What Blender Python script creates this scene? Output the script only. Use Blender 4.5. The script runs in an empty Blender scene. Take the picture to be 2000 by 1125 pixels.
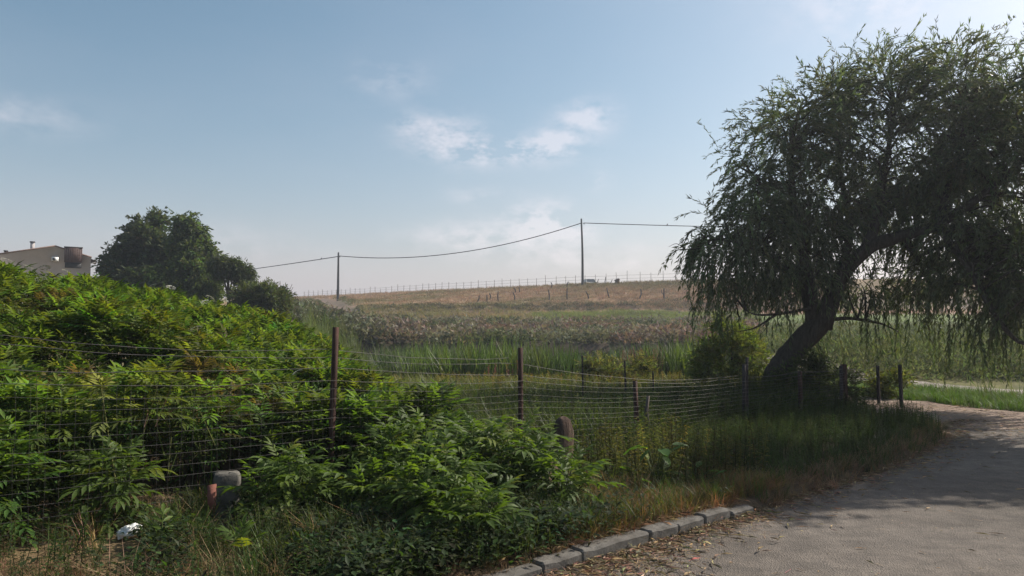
import bpy, math, random
import numpy as np
import bmesh
from mathutils import Vector, Matrix, noise as mnoise

rng = np.random.default_rng(11)
random.seed(11)
R = math.radians
scene = bpy.context.scene
COL = scene.collection

# ------------------------------------------------------------------ camera, sky, sun, exposure
FPX = 1444.0                       # focal length in pixels of the 2000 px wide photograph
EYE = 1.6
PITCH = math.atan(67.5 / FPX)
cam_d = bpy.data.cameras.new('camera'); cam = bpy.data.objects.new('camera', cam_d); COL.objects.link(cam)
cam.location = (0, 0, EYE); cam.rotation_euler = (math.pi / 2 + PITCH, 0, 0)
cam_d.sensor_width = 36.0; cam_d.lens = 36.0 * FPX / 2000.0; cam_d.clip_end = 6000; cam_d.clip_start = 0.05
scene.camera = cam

SUN_AZ, SUN_EL = R(64), R(40)
SUN = Vector((math.sin(SUN_AZ) * math.cos(SUN_EL), math.cos(SUN_AZ) * math.cos(SUN_EL), math.sin(SUN_EL)))
sd = bpy.data.lights.new('sun', 'SUN'); sd.energy = 4.4; sd.angle = R(0.53); sd.color = (1.0, 0.93, 0.82)
so = bpy.data.objects.new('sun', sd); COL.objects.link(so); so.rotation_euler = SUN.to_track_quat('Z', 'Y').to_euler()
so.location = (30, 20, 30)

vs = scene.view_settings
vs.view_transform = 'Standard'; vs.look = 'None'; vs.exposure = 0.6; vs.gamma = 1.0; vs.use_curve_mapping = False
cy = scene.cycles
cy.use_denoising = True; cy.max_bounces = 6; cy.transparent_max_bounces = 8; cy.volume_bounces = 0
cy.diffuse_bounces = 3; cy.glossy_bounces = 2; cy.transmission_bounces = 4
try:
    cy.denoiser = 'OPENIMAGEDENOISE'; cy.denoising_prefilter = 'ACCURATE'; cy.denoising_input_passes = 'RGB_ALBEDO_NORMAL'
except Exception:
    pass

def world_sky():
    w = bpy.data.worlds.new('World'); scene.world = w; w.use_nodes = True
    nt = w.node_tree; N = nt.nodes; L = nt.links; N.clear()
    def math_(op, a, b=None, c=None, clamp=False):
        n = N.new('ShaderNodeMath'); n.operation = op; n.use_clamp = clamp
        for i, v in enumerate((a, b, c)):
            if v is None: continue
            if isinstance(v, (int, float)): n.inputs[i].default_value = v
            else: L.new(v, n.inputs[i])
        return n.outputs[0]
    out = N.new('ShaderNodeOutputWorld'); bg = N.new('ShaderNodeBackground'); L.new(bg.outputs[0], out.inputs[0])
    sky = N.new('ShaderNodeTexSky'); sky.sky_type = 'NISHITA'; sky.sun_disc = False
    sky.sun_elevation = SUN_EL; sky.sun_rotation = SUN_AZ; sky.altitude = 50
    sky.air_density = 1.0; sky.dust_density = 2.4; sky.ozone_density = 1.0
    bg.inputs[1].default_value = 0.085
    tc = N.new('ShaderNodeTexCoord'); sep = N.new('ShaderNodeSeparateXYZ'); L.new(tc.outputs['Generated'], sep.inputs[0])
    x, y, z = sep.outputs
    az = math_('ARCTAN2', x, y); el = math_('ARCSINE', z)
    n1 = N.new('ShaderNodeTexNoise'); n1.inputs['Scale'].default_value = 19; n1.inputs['Detail'].default_value = 9; n1.inputs['Roughness'].default_value = 0.62
    mp = N.new('ShaderNodeMapping'); mp.inputs['Scale'].default_value = (1, 1, 1.9); L.new(tc.outputs['Generated'], mp.inputs[0]); L.new(mp.outputs[0], n1.inputs[0])
    # small cumulus wisps: centre azimuth, elevation, half widths (degrees), weight
    blobs = [(-5.2, 14.3, 2.4, 1.1, .9), (-3.2, 13.0, 2.6, .9, .6), (1.6, 13.2, 3.2, .8, .75), (3.2, 13.9, 1.6, .8, .8), (5.8, 15.6, 1.8, 1.0, .85),
             (6.6, 10.9, .9, .6, .5), (2.2, 8.0, 2.2, 1.1, 1.0), (3.6, 7.2, 2.4, .9, .8), (-2.6, 6.6, 4.0, .9, .7), (-.6, 13.2, 2.2, .6, .5), (-8.2, 15.0, .9, .6, .5), (4, 5.2, 6, 1.0, .45), (-3.0, 9.8, 1.6, .5, .4),
             (-34.5, 13.2, 3.4, 1.0, .3), (-9.5, 18.2, 2.6, 1.2, .25), (27.0, 21.5, 5.0, 1.6, .5), (-22, 5.5, 6, 1.2, .25), (9.5, 4.4, 1.6, .5, .3),
             (-62, 16, 6, 2, .6), (60, 9, 6, 2, .6), (110, 18, 9, 3, .6), (-120, 14, 8, 3, .6), (170, 20, 9, 3, .6)]
    tot = None
    for a, e, wa, we, k in blobs:
        dx = math_('MULTIPLY', math_('SUBTRACT', az, R(a)), 1 / R(wa)); dy = math_('MULTIPLY', math_('SUBTRACT', el, R(e)), 1 / R(we))
        r2 = math_('ADD', math_('MULTIPLY', dx, dx), math_('MULTIPLY', dy, dy))
        g = math_('MULTIPLY', math_('EXPONENT', math_('MULTIPLY', r2, -0.75)), k)
        tot = g if tot is None else math_('ADD', tot, g)
    nz = math_('SUBTRACT', n1.outputs[0], 0.5)
    cl = math_('MULTIPLY', math_('MULTIPLY', tot, math_('ADD', math_('MULTIPLY', nz, 7.5), 0.75, clamp=False), clamp=True), 0.34, clamp=True)
    # a thin general veil with soft structure, everywhere round the sky
    n2 = N.new('ShaderNodeTexNoise'); n2.inputs['Scale'].default_value = 3.2; n2.inputs['Detail'].default_value = 5
    mp2 = N.new('ShaderNodeMapping'); mp2.inputs['Scale'].default_value = (1, 1, 2.6); L.new(tc.outputs['Generated'], mp2.inputs[0]); L.new(mp2.outputs[0], n2.inputs[0])
    veil = math_('MULTIPLY', math_('SUBTRACT', n2.outputs[0], 0.42, clamp=True), 0.7, clamp=True)
    hz = math_('EXPONENT', math_('MULTIPLY', math_('MAXIMUM', el, 0.0), -1 / R(6.5)))
    hz = math_('MULTIPLY', hz, 0.7)
    hz = math_('ADD', hz, math_('MULTIPLY', veil, 0.2), clamp=True)
    def mix(f, a, b):
        m = N.new('ShaderNodeMix'); m.data_type = 'RGBA'; L.new(f, m.inputs[0])
        for s, v in ((m.inputs[6], a), (m.inputs[7], b)):
            if isinstance(v, tuple): s.default_value = v
            else: L.new(v, s)
        return m.outputs[2]
    hs = N.new('ShaderNodeHueSaturation'); hs.inputs['Saturation'].default_value = 1.08; hs.inputs['Hue'].default_value = 0.480; L.new(sky.outputs[0], hs.inputs['Color'])
    c = mix(hz, hs.outputs[0], (6.9, 6.05, 6.55, 1))
    c = mix(cl, c, (9.4, 8.4, 8.6, 1))
    L.new(c, bg.inputs[0])
world_sky()

# ------------------------------------------------------------------ projection helpers (photograph pixel -> world)
CP, SP = math.cos(PITCH), math.sin(PITCH)
def ray(px, py):
    a = (px - 1000) / FPX; b = (562.5 - py) / FPX
    return np.array((a, CP - b * SP, SP + b * CP))
def at(px, py, d):
    r = ray(px, py); return np.array((0, 0, EYE)) + r * (d / r[1])

# kerb frame: t along the kerb (away), s across it (positive on the road)
K0 = np.array((0.13, 4.67)); KT = np.array((0.764, 0.645)); KN = np.array((0.645, -0.764))
def ts(x, y):
    dx, dy = x - K0[0], y - K0[1]
    return dx * KT[0] + dy * KT[1], dx * KN[0] + dy * KN[1]
def st(t, s):
    return K0[0] + t * KT[0] + s * KN[0], K0[1] + t * KT[1] + s * KN[1]

EO_T = [2.47, 5.1, 6.86, 8.19, 9.15]; EO_S = [0, -.05, -.27, -.52, -.96]
def edge_off(t): return np.interp(t, EO_T, EO_S)       # the asphalt edge bends away from the kerb line
TRK_Y = [0, 4, 7, 9.35, 10.6, 12.5, 16, 18.5]
def on_track(x, y, m=0.0): return (x > np.interp(y, TRK_Y, [12, 10, 8, 6.75, 6.25, 5.9, 5.3, 4.9]) + m) & (x < np.interp(y, [0, 4, 8, 11, 13, 14.9, 17, 18.8], [18, 15, 12, 10.2, 9.1, 8.05, 6.9, 6.2]) - m) & (y < 18.5)
def sstep(a, b, v):
    t = np.clip((v - a) / (b - a), 0, 1); return t * t * (3 - 2 * t)
_g = rng.random((64, 64))
def vnoise(x, y):
    x = np.asarray(x, float); y = np.asarray(y, float)
    xi = np.floor(x).astype(int); yi = np.floor(y).astype(int); fx = x - xi; fy = y - yi
    fx = fx * fx * (3 - 2 * fx); fy = fy * fy * (3 - 2 * fy)
    g = lambda i, j: _g[i % 64, j % 64]
    return (g(xi, yi) * (1 - fx) + g(xi + 1, yi) * fx) * (1 - fy) + (g(xi, yi + 1) * (1 - fx) + g(xi + 1, yi + 1) * fx) * fy
def fbm(x, y, o=4):
    v = 0; a = 0.5; tot = 0
    for i in range(o):
        v = v + a * vnoise(np.asarray(x) * 2 ** i + 17.3 * i, np.asarray(y) * 2 ** i + 5.1 * i); tot += a; a *= 0.5
    return v / tot

UK = [-1.6, -.5, -.28, -.24, -.1, .1, .24, .5, 1.6]
def crest(u):
    D = np.interp(u, UK, [150, 165, 160, 145, 115, 93, 86, 80, 80])
    py = np.interp(u, UK, [586, 586, 581, 578, 567, 554, 547, 544, 544])
    return D, EYE + (630 - py) / FPX * D
def height(x, y):
    x = np.asarray(x, float); y = np.asarray(y, float)
    u = x / np.maximum(y, 4.0); u = np.clip(u, -1.6, 1.6)
    zc = np.interp(y, [14, 18, 22, 27, 36.3, 38.3, 50, 60, 72, 75], [0, -.15, -.7, -1.1, -1.2, .62, .95, 1.3, 2.4, 2.95])
    zr = np.interp(y, [19.6, 20.6, 22, 30, 45, 60, 72, 75], [0, .1, .62, .75, 1.0, 1.4, 2.4, 2.95])
    zl = np.interp(y, [5, 9, 14, 25, 45, 60, 75], [0, .12, .45, 1.1, 2.2, 2.8, 3.2])
    wl = sstep(-.17, -.33, u); wr = sstep(.26, .36, u)
    z = zc * (1 - wl) * (1 - wr) + zl * wl + zr * wr
    D, zt = crest(u)
    t = np.clip((y - 75) / (D - 75), 0, 1)
    z = np.where(y > 75, z + (zt - z) * (t ** 0.92), z)
    z = z + np.clip(y - D, 0, 90) * 0.034
    amp = 0.22 * sstep(36, 60, y) * (1 - 0.85 * sstep(0.9, 1.0, y / D)) + 0.05 * sstep(8, 14, y) * (1 - sstep(36, 60, y)) * np.where(ts(x, y)[1] > -2.2, 0, 1)
    z = z + amp * (fbm(x * .35, y * .35, 3) - .5) * 2
    ridge = np.exp(-((y - 75.5 - 2 * (fbm(x * .12, y * 0, 2) - .5)) / 1.3) ** 2)
    z = z + ridge * (0.15 + 0.75 * np.abs(fbm(x * .7, y * .9, 3) - .42)) * sstep(-.22, -.12, u)
    tt, ss = ts(x, y)
    near = 1 - sstep(10.8, 11.8, y)
    verge = sstep(0.0, -0.14, ss - edge_off(tt))
    z = z + near * (0.085 * verge - 0.03 * (1 - verge))
    z = z + 0.035 * (fbm(x * 1.7, y * 1.7, 3) - .5) * sstep(-.15, -.5, ss) * (1 - sstep(20, 30, y))
    return z
def hz1(x, y): return float(height(x, y))
def ground_at(px, py, start=3.0, end=220.0):
    r = ray(px, py); prev = start
    for d in np.arange(start, end, 0.25):
        p = np.array((0, 0, EYE)) + r * (d / r[1])
        if p[2] < hz1(p[0], p[1]): return np.array((p[0], p[1], hz1(p[0], p[1])))
    u = (px - 1000) / FPX; D = float(crest(u)[0]) * .985      # just above the skyline: take the crest itself
    return np.array((u * D, D, hz1(u * D, D)))

# ------------------------------------------------------------------ mesh helpers
def make_mesh(name, V, F, C=None, smooth=False):
    V = np.asarray(V, np.float32); F = np.asarray(F, np.int32); k = F.shape[1]
    me = bpy.data.meshes.new(name)
    me.vertices.add(len(V)); me.vertices.foreach_set('co', V.ravel())
    me.loops.add(F.size); me.loops.foreach_set('vertex_index', F.ravel())
    me.polygons.add(len(F)); me.polygons.foreach_set('loop_start', np.arange(0, F.size, k, dtype=np.int32)); me.polygons.foreach_set('loop_total', np.full(len(F), k, np.int32))
    if smooth: me.polygons.foreach_set('use_smooth', np.ones(len(F), bool))
    if C is not None:
        a = me.attributes.new('Col', 'FLOAT_COLOR', 'POINT')
        c4 = np.ones((len(V), 4), np.float32); c4[:, :3] = np.clip(C, 0, 1); a.data.foreach_set('color', c4.ravel())
    me.update(calc_edges=True)
    return me
def link(name, data, parent=None, mat=None):
    o = bpy.data.objects.new(name, data); COL.objects.link(o)
    if parent is not None: o.parent = parent
    if mat is not None: data.materials.append(mat)
    return o
def tag(o, label, cat=None, group=None, kind=None):
    o['label'] = label
    if cat: o['category'] = cat
    if group: o['group'] = group
    if kind: o['kind'] = kind
    return o
def empty(name, loc=(0, 0, 0), rz=0):
    o = bpy.data.objects.new(name, None); COL.objects.link(o); o.location = loc; o.rotation_euler = (0, 0, rz); o.empty_display_size = .1
    return o

class Acc:
    """collects triangles of many small pieces into one mesh"""
    def __init__(s): s.V = []; s.F = []; s.C = []; s.n = 0
    def raw(s, V, F, C):
        V = np.asarray(V, float); F = np.asarray(F, int)
        C = np.broadcast_to(np.asarray(C, float), (len(V), 3))
        s.V.append(V); s.F.append(F + s.n); s.C.append(C); s.n += len(V)
    def inst(s, tpl, P, rz, sc, col, tilt=None, tdir=None, squash=None):
        """tpl=(V,F,C) copied to points P with rotation rz, scale sc, colour col"""
        TV, TF, TC = tpl; k = len(P)
        if k == 0: return
        P = np.asarray(P, float); sc = np.broadcast_to(np.asarray(sc, float), (k,))
        c, sn = np.cos(rz), np.sin(rz)
        X = TV[None, :, 0] * c[:, None] - TV[None, :, 1] * sn[:, None]; Y = TV[None, :, 0] * sn[:, None] + TV[None, :, 1] * c[:, None]
        Z = np.repeat(TV[None, :, 2], k, 0)
        if tilt is not None:                      # lean towards tdir
            td = rng.uniform(0, 2 * np.pi, k) if tdir is None else tdir
            X = X + Z * (np.sin(tilt) * np.cos(td))[:, None]; Y = Y + Z * (np.sin(tilt) * np.sin(td))[:, None]; Z = Z * np.cos(tilt)[:, None]
        V = np.stack((X, Y, Z), -1) * sc[:, None, None] + P[:, None, :]
        F = TF[None] + (np.arange(k) * len(TV))[:, None, None]
        C = TC[None] * np.asarray(col)[:, None, :]
        s.raw(V.reshape(-1, 3), F.reshape(-1, 3), C.reshape(-1, 3))
    def mesh(s, name, smooth=False):
        return make_mesh(name, np.concatenate(s.V), np.concatenate(s.F), np.concatenate(s.C), smooth)
    def build(s, name, mat, parent=None, smooth=False):
        return link(name, s.mesh(name, smooth), parent, mat)

def merge_tpl(parts):
    V = []; F = []; C = []; n = 0
    for v, f, c in parts:
        V.append(v); F.append(np.asarray(f) + n); C.append(c); n += len(v)
    return np.concatenate(V), np.concatenate(F), np.concatenate(C)

def catmull(P, n=4):
    P = np.asarray(P, float); out = []
    Q = np.vstack((2 * P[0] - P[1], P, 2 * P[-1] - P[-2]))
    for i in range(1, len(Q) - 2):
        for k in range(n):
            t = k / n; a, b, c, d = Q[i - 1], Q[i], Q[i + 1], Q[i + 2]
            out.append(.5 * ((2 * b) + (-a + c) * t + (2 * a - 5 * b + 4 * c - d) * t * t + (-a + 3 * b - 3 * c + d) * t ** 3))
    out.append(P[-1]); return np.array(out)
def tube(P, rad, sides=6, rough=0.0, cap=True):
    P = np.asarray(P, float); n = len(P); rad = np.broadcast_to(np.asarray(rad, float), (n,))
    T = np.gradient(P, axis=0); T /= np.linalg.norm(T, axis=1)[:, None] + 1e-9
    ref = np.array((0, 0, 1.0)) if abs(T[0][2]) < .9 else np.array((1.0, 0, 0))
    V = []; 
    a = np.linspace(0, 2 * np.pi, sides, endpoint=False)
    U = np.cross(T[0], ref); U /= np.linalg.norm(U)
    for i in range(n):
        U = U - T[i] * np.dot(U, T[i]); U /= np.linalg.norm(U) + 1e-9; W = np.cross(T[i], U)
        rr = rad[i] * (1 + rough * (rng.random(sides) - .5))
        V.append(P[i] + np.outer(np.cos(a) * rr, U) + np.outer(np.sin(a) * rr, W))
    V = np.concatenate(V); F = []
    for i in range(n - 1):
        for j in range(sides):
            A = i * sides + j; B = i * sides + (j + 1) % sides
            F += [(A, B, B + sides), (A, B + sides, A + sides)]
    if cap:
        for base, o in ((0, -1), ((n - 1) * sides, 1)):
            for j in range(1, sides - 1):
                F.append((base, base + j + 1, base + j) if o < 0 else (base, base + j, base + j + 1))
    return V, np.array(F), np.ones((len(V), 3))
def box_(x0, x1, y0, y1, z0, z1):
    V = np.array([(x, y, z) for z in (z0, z1) for y in (y0, y1) for x in (x0, x1)], float)
    F = np.array([(0, 2, 3), (0, 3, 1), (4, 5, 7), (4, 7, 6), (0, 1, 5), (0, 5, 4), (2, 6, 7), (2, 7, 3), (0, 4, 6), (0, 6, 2), (1, 3, 7), (1, 7, 5)])
    return V, F, np.ones((8, 3))
def tpl_obj(name, parts, mat, parent=None, smooth=False):
    V, F, C = merge_tpl(parts) if isinstance(parts, list) else parts
    return link(name, make_mesh(name, V, F, C, smooth), parent, mat)
def bevel_box(name, dims, mat, parent, loc=(0, 0, 0), rot=(0, 0, 0), bev=.01, seg=2, jitter=0.0):
    import bmesh
    bm = bmesh.new(); bmesh.ops.create_cube(bm, size=1)
    for v in bm.verts: v.co = Vector((v.co.x * dims[0], v.co.y * dims[1], v.co.z * dims[2]))
    bmesh.ops.bevel(bm, geom=bm.edges[:], offset=bev, segments=seg, profile=.5, affect='EDGES')
    if jitter:
        for v in bm.verts: v.co += Vector((random.uniform(-1, 1), random.uniform(-1, 1), random.uniform(-1, 1))) * jitter
    me = bpy.data.meshes.new(name); bm.to_mesh(me); bm.free()
    o = link(name, me, parent, mat); o.location = loc; o.rotation_euler = rot
    return o

# ------------------------------------------------------------------ materials
def nodes_of(name):
    m = bpy.data.materials.new(name); m.use_nodes = True; nt = m.node_tree; nt.nodes.clear()
    return m, nt, nt.nodes, nt.links
def ramp(N, L, src, stops):
    r = N.new('ShaderNodeValToRGB'); L.new(src, r.inputs[0]); e = r.color_ramp.elements
    while len(e) < len(stops): e.new(.5)
    for i, (p, c) in enumerate(stops):
        e[i].position = p; e[i].color = (*c, 1) if len(c) == 3 else c
    return r.outputs[0]
def tex_noise(N, L, scale, detail=4, rough=.55, vec=None):
    n = N.new('ShaderNodeTexNoise'); n.inputs['Scale'].default_value = scale; n.inputs['Detail'].default_value = detail; n.inputs['Roughness'].default_value = rough
    if vec is not None: L.new(vec, n.inputs[0])
    return n
def mixc(N, L, f, a, b, mode='MIX'):
    m = N.new('ShaderNodeMix'); m.data_type = 'RGBA'; m.blend_type = mode
    for s, v in ((m.inputs[0], f), (m.inputs[6], a), (m.inputs[7], b)):
        if isinstance(v, (int, float)): s.default_value = v
        elif isinstance(v, tuple): s.default_value = (*v, 1) if len(v) == 3 else v
        else: L.new(v, s)
    return m.outputs[2]
def mat_foliage(name, transl=.4, rough=.5, spec=.35, tint=(1.7, 1.9, .6), base=None):
    """colour comes from the piece's own Col attribute (or base x per-object random)"""
    m, nt, N, L = nodes_of(name)
    out = N.new('ShaderNodeOutputMaterial'); p = N.new('ShaderNodeBsdfPrincipled'); t = N.new('ShaderNodeBsdfTranslucent'); mx = N.new('ShaderNodeMixShader')
    geo = N.new('ShaderNodeNewGeometry')
    if base is None:
        at_ = N.new('ShaderNodeAttribute'); at_.attribute_name = 'Col'; src = at_.outputs['Color']
    else:
        oi = N.new('ShaderNodeObjectInfo'); at_ = N.new('ShaderNodeAttribute'); at_.attribute_name = 'Col'
        rr = ramp(N, L, oi.outputs['Random'], [(0, tuple(c * .7 for c in base)), (.6, base), (.93, tuple(np.array(base) * (1.3, 1.15, .9))), (1, tuple(np.array(base) * (2.0, 1.35, .8)))])
        src = mixc(N, L, 1.0, at_.outputs['Color'], rr, 'MULTIPLY')
    nz = tex_noise(N, L, 26, 3, .6, geo.outputs['Position'])
    v = ramp(N, L, nz.outputs[0], [(.3, (.72, .72, .72)), (.7, (1.2, 1.2, 1.2))])
    src = mixc(N, L, 1.0, src, v, 'MULTIPLY')
    L.new(src, p.inputs['Base Color']); p.inputs['Roughness'].default_value = rough; p.inputs['Specular IOR Level'].default_value = spec
    tc = mixc(N, L, 1.0, src, tint, 'MULTIPLY'); L.new(tc, t.inputs[0])
    mx.inputs[0].default_value = transl; L.new(p.outputs[0], mx.inputs[1]); L.new(t.outputs[0], mx.inputs[2]); L.new(mx.outputs[0], out.inputs[0])
    return m
def mat_rough(name, stops, scale=8, rough=.85, bump=.3, bscale=40, spec=.3, attr=False, stretch=(1, 1, 1), metallic=0, dist=.01):
    m, nt, N, L = nodes_of(name)
    out = N.new('ShaderNodeOutputMaterial'); p = N.new('ShaderNodeBsdfPrincipled'); tc = N.new('ShaderNodeTexCoord')
    mp = N.new('ShaderNodeMapping'); mp.inputs['Scale'].default_value = stretch; L.new(tc.outputs['Object'], mp.inputs[0])
    nz = tex_noise(N, L, scale, 6, .6, mp.outputs[0]); c = ramp(N, L, nz.outputs[0], stops)
    if attr:
        a = N.new('ShaderNodeAttribute'); a.attribute_name = 'Col'; c = mixc(N, L, 1.0, a.outputs['Color'], c, 'MULTIPLY')
    L.new(c, p.inputs['Base Color']); p.inputs['Roughness'].default_value = rough; p.inputs['Specular IOR Level'].default_value = spec; p.inputs['Metallic'].default_value = metallic
    if bump:
        b = N.new('ShaderNodeBump'); nb = tex_noise(N, L, bscale, 5, .65, mp.outputs[0]); b.inputs['Strength'].default_value = bump; b.inputs['Distance'].default_value = dist
        L.new(nb.outputs[0], b.inputs['Height']); L.new(b.outputs[0], p.inputs['Normal'])
    L.new(p.outputs[0], out.inputs[0]); return m

G = lambda a, b: [(.25, a), (.75, b)]
M = {}
M['leaf'] = mat_foliage('leaf_foliage', .42, .58, .2, (1.65, 1.65, .6))
M['willow'] = mat_foliage('willow_foliage', .38, .5, .3, (1.5, 1.55, .75))
M['grass'] = mat_foliage('grass_blades', .35, .55, .25, (1.6, 1.7, .6))
M['straw'] = mat_foliage('dry_straw', .25, .8, .15, (1.2, 1.05, .8))
M['scrub'] = mat_foliage('scrub_foliage', .25, .8, .1, (1.3, 1.3, .8))
M['elder'] = mat_foliage('elder_leaf', .45, .55, .25, (1.65, 1.75, .55), base=(.085, .135, .027))
M['bark'] = mat_rough('willow_bark', G((.035, .028, .022), (.095, .08, .065)), 9, .95, .9, 14, .1, stretch=(3, 3, .6), dist=.05)
M['twig'] = mat_rough('twig_bark', G((.04, .032, .025), (.08, .065, .05)), 12, .9, .2, 40, .1)
M['stem'] = mat_rough('green_stem', G((.05, .075, .025), (.09, .11, .04)), 12, .7, 0, 40, .2)
M['rust'] = mat_rough('rusty_steel', [(.3, (.022, .013, .011)), (.5, (.05, .026, .02)), (.72, (.11, .05, .035))], 14, .85, .4, 70, .25, stretch=(1, 1, .4), dist=.004)
M['darksteel'] = mat_rough('dark_steel', G((.02, .018, .02), (.06, .045, .04)), 14, .8, .3, 70, .25, dist=.004)
M['wire'] = mat_rough('galvanised_wire', G((.045, .04, .036), (.16, .15, .14)), 6, .55, 0, 40, .5, metallic=.6)
M['concrete'] = mat_rough('old_concrete', [(.25, (.045, .042, .037)), (.5, (.105, .098, .087)), (.75, (.2, .185, .16))], 7, .92, .6, 45, .2, dist=.012)
M['kerb'] = mat_rough('kerb_concrete', [(.28, (.055, .05, .043)), (.45, (.115, .106, .095)), (.6, (.15, .14, .127)), (.75, (.21, .197, .18))], 7, .92, .7, 55, .15, dist=.008)
M['stone'] = mat_rough('brown_stone', [(.25, (.03, .02, .017)), (.5, (.075, .05, .038)), (.72, (.17, .12, .09))], 6, .92, .7, 18, .15, stretch=(2.5, 2.5, .5), dist=.03)
M['terracotta'] = mat_rough('terracotta', G((.14, .055, .042), (.23, .095, .07)), 14, .85, .3, 60, .2)
M['plastic'] = mat_rough('white_plastic', G((.72, .73, .72), (.85, .85, .83)), 5, .45, .3, 20, .5)
M['wood'] = mat_rough('weathered_wood', G((.06, .05, .045), (.16, .13, .11)), 8, .92, .5, 30, .15, stretch=(3, 3, .5))
M['polewood'] = mat_rough('tarred_pole', G((.025, .024, .026), (.06, .055, .052)), 6, .9, .3, 30, .15, stretch=(3, 3, .3))
M['cable'] = mat_rough('black_cable', G((.02, .02, .022), (.04, .04, .042)), 6, .7, 0, 40, .3)
M['render'] = mat_rough('wall_render', G((.37, .345, .335), (.46, .43, .42)), 1.2, .95, .15, 40, .15)
M['rooftile'] = mat_rough('roof_edge', G((.14, .10, .085), (.24, .17, .14)), 5, .9, .3, 20, .2)
M['brownclad'] = mat_rough('brown_cladding', G((.05, .028, .024), (.085, .05, .042)), 3, .75, .2, 20, .3)
M['acwhite'] = mat_rough('unit_paint', G((.66, .66, .64), (.78, .78, .76)), 3, .5, 0, 20, .4)
M['dark'] = mat_rough('dark_grille', G((.02, .02, .022), (.05, .05, .05)), 10, .6, 0, 20, .3)
M['carpaint'] = mat_rough('blue_grey_paint', G((.05, .065, .085), (.07, .09, .11)), 3, .5, 0, 20, .5)
M['glass'] = mat_rough('car_glass', G((.03, .04, .05), (.05, .06, .07)), 3, .08, 0, 20, .6)
M['tyre'] = mat_rough('tyre_rubber', G((.02, .02, .02), (.035, .035, .035)), 8, .9, 0, 20, .2)
M['flower'] = mat_foliage('white_blossom', .3, .7, .2, (1.1, 1.1, 1.0))

def mat_ground():
    m, nt, N, L = nodes_of('terrain_soil')
    out = N.new('ShaderNodeOutputMaterial'); p = N.new('ShaderNodeBsdfPrincipled'); a = N.new('ShaderNodeAttribute'); a.attribute_name = 'Col'
    geo = N.new('ShaderNodeNewGeometry')
    n1 = tex_noise(N, L, .8, 6, .65, geo.outputs['Position']); n2 = tex_noise(N, L, 14, 6, .7, geo.outputs['Position'])
    v1 = ramp(N, L, n1.outputs[0], [(.3, (.65, .66, .68)), (.7, (1.3, 1.27, 1.2))]); v2 = ramp(N, L, n2.outputs[0], [(.3, (.6, .6, .6)), (.7, (1.35, 1.35, 1.35))])
    c = mixc(N, L, 1, a.outputs['Color'], v1, 'MULTIPLY'); c = mixc(N, L, 1, c, v2, 'MULTIPLY')
    L.new(c, p.inputs['Base Color']); p.inputs['Roughness'].default_value = .95; p.inputs['Specular IOR Level'].default_value = .1
    b = N.new('ShaderNodeBump'); b.inputs['Strength'].default_value = .8; b.inputs['Distance'].default_value = .04; L.new(n2.outputs[0], b.inputs['Height']); L.new(b.outputs[0], p.inputs['Normal'])
    L.new(p.outputs[0], out.inputs[0]); return m
def mat_asphalt():
    m, nt, N, L = nodes_of('worn_asphalt')
    out = N.new('ShaderNodeOutputMaterial'); p = N.new('ShaderNodeBsdfPrincipled'); geo = N.new('ShaderNodeNewGeometry'); pos = geo.outputs['Position']
    big = tex_noise(N, L, .55, 5, .6, pos); mid = tex_noise(N, L, 5, 6, .65, pos); fine = tex_noise(N, L, 95, 4, .7, pos)
    vor = N.new('ShaderNodeTexVoronoi'); vor.inputs['Scale'].default_value = 85; L.new(pos, vor.inputs[0])
    c = ramp(N, L, big.outputs[0], [(.3, (.085, .072, .061)), (.5, (.122, .104, .089)), (.62, (.14, .12, .103)), (.75, (.165, .142, .122))])
    c = mixc(N, L, 1, c, ramp(N, L, mid.outputs[0], [(.3, (.7, .7, .7)), (.7, (1.28, 1.26, 1.24))]), 'MULTIPLY')
    c = mixc(N, L, 1, c, ramp(N, L, fine.outputs[0], [(.3, (.66, .66, .66)), (.5, (1, 1, 1)), (.72, (1.4, 1.38, 1.34))]), 'MULTIPLY')
    rot = N.new('ShaderNodeMapping'); rot.inputs['Rotation'].default_value = (0, 0, -.70); rot.inputs['Scale'].default_value = (.22, 1.7, 1); L.new(pos, rot.inputs[0]); lane = tex_noise(N, L, 1.0, 5, .6, rot.outputs[0])
    c = mixc(N, L, 1, c, ramp(N, L, lane.outputs[0], [(.32, (.72, .72, .73)), (.5, (1, 1, 1)), (.7, (1.22, 1.2, 1.17))]), 'MULTIPLY')
    # fine cracks
    dn = tex_noise(N, L, 3, 3, .6, pos); add = N.new('ShaderNodeMixRGB'); add.blend_type = 'ADD'; add.inputs[0].default_value = .25; L.new(pos, add.inputs[1]); L.new(dn.outputs['Color'], add.inputs[2])
    cr = N.new('ShaderNodeTexVoronoi'); cr.feature = 'DISTANCE_TO_EDGE'; cr.inputs['Scale'].default_value = 1.1; L.new(add.outputs[0], cr.inputs[0])
    c = mixc(N, L, 1, c, ramp(N, L, cr.outputs['Distance'], [(0.0, (.8, .79, .78)), (.006, (1, 1, 1))]), 'MULTIPLY')
    L.new(c, p.inputs['Base Color']); p.inputs['Roughness'].default_value = .85; p.inputs['Specular IOR Level'].default_value = .25
    b = N.new('ShaderNodeBump'); b.inputs['Strength'].default_value = .9; b.inputs['Distance'].default_value = .008; L.new(vor.outputs['Distance'], b.inputs['Height'])
    b2 = N.new('ShaderNodeBump'); b2.inputs['Strength'].default_value = .6; b2.inputs['Distance'].default_value = .02; L.new(mid.outputs[0], b2.inputs['Height']); L.new(b.outputs[0], b2.inputs['Normal'])
    L.new(b2.outputs[0], p.inputs['Normal']); L.new(p.outputs[0], out.inputs[0]); return m
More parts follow.
